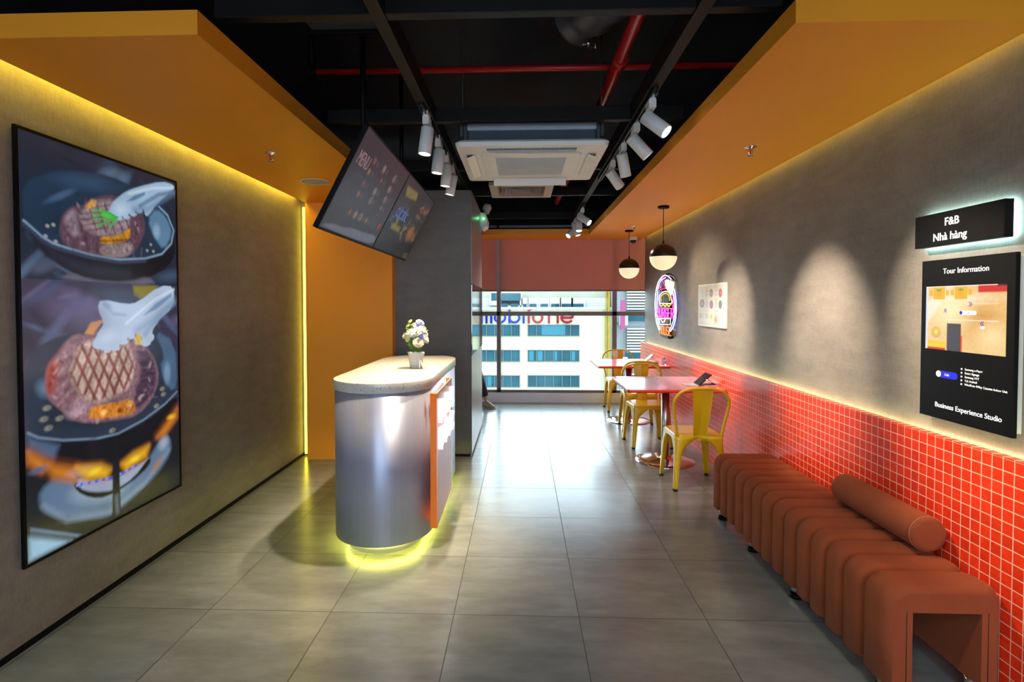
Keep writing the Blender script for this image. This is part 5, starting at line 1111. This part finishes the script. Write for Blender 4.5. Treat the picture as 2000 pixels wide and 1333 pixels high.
for (ax_, ay_, az_), rot, nm in ((V[11], 0, 'shoe'), (V[14], .5, 'shoe')):
    bm = B(); Mf = Matrix.Translation((ax_, ay_, az_-.100 if not rot else az_-.09)) @ Matrix.Rotation(-.6 if not rot else 0, 4, 'Z') @ Matrix.Rotation(rot, 4, 'Y')
    secs = [(-.070, .030, .085), (-.045, .040, .115), (0, .044, .120), (.05, .047, .095), (.10, .050, .070), (.135, .044, .055), (.16, .026, .035)]
    rs = []
    for x_, hw, h_ in secs: rs.append([bm.verts.new(Mf @ Vector(p)) for p in ((x_, -hw, .012), (x_, -hw*.95, h_*.6), (x_, -hw*.5, h_), (x_, hw*.5, h_), (x_, hw*.95, h_*.6), (x_, hw, .012))])
    skin(bm, rs); o = obj(nm, bm, M_SHOE, t, sub=1)
    bm = B(); pts = [(x_, -hw*1.04) for x_, hw, h_ in secs]+[(x_, hw*1.04) for x_, hw, h_ in secs[::-1]]; prism(bm, pts, 0, .016); bm.transform(Mf); obj('shoe_sole', bm, mat('sole_white', (.6, .58, .52), .6, noise=.05), o)
# ================================================================== OFFICE BLOCK OUTSIDE
M_FAC = mat('facade_cream', (.25, .252, .165), .8, spec=0, noise=.03, nscale=.4); M_WIN = mat('office_glass', (0.014, 0.042, 0.055), .6, spec=0,  noise=.35, nscale=.8); M_SHOP = mat('office_glass_light', (0.022, 0.085, 0.115), .6, spec=0,  noise=.1, nscale=1); M_MUL = mat('mullion_white', (0.064, 0.083, 0.083), .5, spec=0, noise=.05); M_PAR = mat('parapet_white', (0.230, 0.243, 0.243), .7, spec=0, noise=.04, nscale=.8)
t = thing('office_building', 'cream yellow office block across the street with blue window bands', 'building')
bm = B(); box(bm, -9, 4.6, 28, 40, -12, 1.33); obj('wall', bm, M_FAC, t)
bm = B(); box(bm, -9, 4.7, 30.5, 40, 1.33, 3.0); obj('upper_storey', bm, mat('upper_cream', (0.237, 0.250, 0.192), .8, spec=0, noise=.05, nscale=.4), t)
bm = B(); box(bm, -9, 4.6, 28.6, 30.5, .9, 1.82); obj('terrace_wall', bm, M_PAR, t)
bm = B(); box(bm, -9, 4.65, 27.85, 28.1, 1.22, 1.34); obj('ledge', bm, M_PAR, t)
for i, (x0, x1, z0, z1) in enumerate(BWIN):
    big = i < 8
    y = 27.98 if big else 28.38
    if not big:
        bm = B(); box(bm, x0-.09, x1+.09, 28.41, 30.5, z0-.25, z1+(.30 if i > 9 else .06)); obj('dormer', bm, M_PAR, t)
    bm = B(); box(bm, x0, x1, y, y+.06, z0, z1); f_ = obj('window', bm, M_WIN, t)
    if big:
        bm = B(); n = 6; w = (x1-x0)/n
        for k in range(n+1): box(bm, x0+w*k-.018, x0+w*k+.018, y-.04, y+.02, z0, z1)
        box(bm, x0-.03, x1+.03, y-.05, y+.02, z0-.04, z0); box(bm, x0-.03, x1+.03, y-.05, y+.02, z1, z1+.03)
        obj('window_mullion', bm, M_MUL, f_)
        if i == 1:
            bm = B(); box(bm, x0+.70, x0+1.92, y-.03, y+.01, z0+.02, z1-.01); obj('pale_blind', bm, M_SHOP, f_)
        elif i in (3, 4, 5):
            rr_ = random.Random(i); bm = B()
            for k in range(6):
                if rr_.random() < .6: xx = x0+w*k+.05; box(bm, xx, xx+w*rr_.uniform(.3, .8), y-.02, y+.01, z0+.02, z1-.02)
            obj('curtain', bm, M_SHOP, f_)
M_BLU = mat('letter_blue', (0.003, 0.008, 0.15), .6, spec=0, noise=.03); M_RED = mat('letter_red', (0.14, 0.006, 0.014), .6, spec=0, noise=.03)
ls = [('m', -2.10, -1.50, M_BLU), ('o', -1.42, -.78, M_BLU), ('b', -.67, -.05, M_BLU), ('i', .06, .17, M_BLU), ('f', .24, .60, M_RED), ('o', .55, 1.13, M_RED), ('n', 1.36, 1.92, M_RED), ('e', 2.0, 2.70, M_RED)]
LB, XH = .50, 1.10
bm_ = None
for ch, x0, x1, mm in ls:
    bm = B(); w = x1-x0; r = .055; yy = 27.90; cx, cz = (x0+x1)/2, (LB+XH)/2; hx, hz = w/2-r, (XH-LB)/2-r
    def T(pts): tube(bm, [(x, yy, z) for x, z in pts], r, 8)
    if ch == 'o': tube(bm, [(cx+hx*math.cos(a), yy, cz+hz*math.sin(a)) for a in [2*PI*i/24 for i in range(24)]], r, 8, closed=True)
    elif ch == 'b': tube(bm, [(cx+hx*math.cos(a), yy, cz+hz*math.sin(a)) for a in [2*PI*i/24 for i in range(24)]], r, 8, closed=True); T([(x0+r, 1.30), (x0+r, LB)])
    elif ch == 'i': T([(cx, XH), (cx, LB)]); T([(cx, 1.30), (cx, 1.22)])
    elif ch == 'f': T([(x0+.14, LB), (x0+.14, 1.10)]+[(x0+.14+.20*(1-math.cos(a)), 1.10+.17*math.sin(a)) for a in [PI/2*i/6 for i in range(1, 7)]]); T([(x0, 1.04), (x1, 1.04)])
    elif ch in 'nm':
        k = 1 if ch == 'n' else 2; ww = (w-2*r)/k
        T([(x0+r, XH), (x0+r, LB)])
        for q in range(k): T([(x0+r+ww*q+ww/2*(1-math.cos(a)), XH-.25+.2*math.sin(a)) for a in [PI*i/8 for i in range(9)]]+[(x0+r+ww*(q+1), LB)])
    elif ch == 'e': T([(cx+hx*math.cos(a), cz+hz*math.sin(a)) for a in [math.radians(-35-325*i/20) for i in range(21)][::-1]]); T([(cx-hx, cz), (cx+hx, cz)])
    obj('sign_letter', bm, mm, t)
bm = B()
for x, m_r in ((4.32, .05), (4.45, .07), (4.62, .04)): cyl(bm, (x, 27.8, -12), (x, 27.8, 3), m_r, n=10)
obj('drain_pipes', bm, mat('pipe_ochre', (0.128, 0.096, 0.019), .5, spec=0, noise=.2, nscale=2), t)
t = thing('louvered_building', 'distant building right of the office block with white louver bands', 'building')
obj('wall', box(B(), 5.0, 12, 29, 42, -12, 3.6), mat('tower_grey', (0.154, 0.166, 0.179), .7, spec=0, noise=.06, nscale=.5), t)
bm = B()
for k in range(80):
    z = -9+.30*k*.5
    if int(k/8) % 2 == 0 or k % 8 < 6: box(bm, 5.55, 12, 28.7, 28.95, z, z+.08)
obj('louver_bands', bm, mat('louver_cream', (0.243, 0.250, 0.211), .6, spec=0, noise=.05), t)
for z0 in (-6.4, -4.0, -1.6, .6, 2.6):
    bm = B(); box(bm, 5.5, 12, 28.66, 28.72, z0, z0+.55); obj('window_band', bm, M_WIN, t)
    bm = B(); box(bm, 5.05, 5.5, 28.2, 29, z0-.2, z0-.05); box(bm, 5.05, 5.5, 28.2, 28.24, z0-.05, z0+.35); obj('balcony', bm, M_PAR, t)
obj('street_sign', box(B(), 5.08, 5.30, 27.9, 28.0, .2, 1.7), mat('sign_pink', (0.160, 0.032, 0.083), .6, spec=0, noise=.05), t)
struct('floor', box(B(), -60, 60, 8.6, 80, -12.2, -12), mat('street', (.35, .35, .34), .9, spec=0, noise=.1, nscale=.5), 'grey street far below outside the window', 'street')
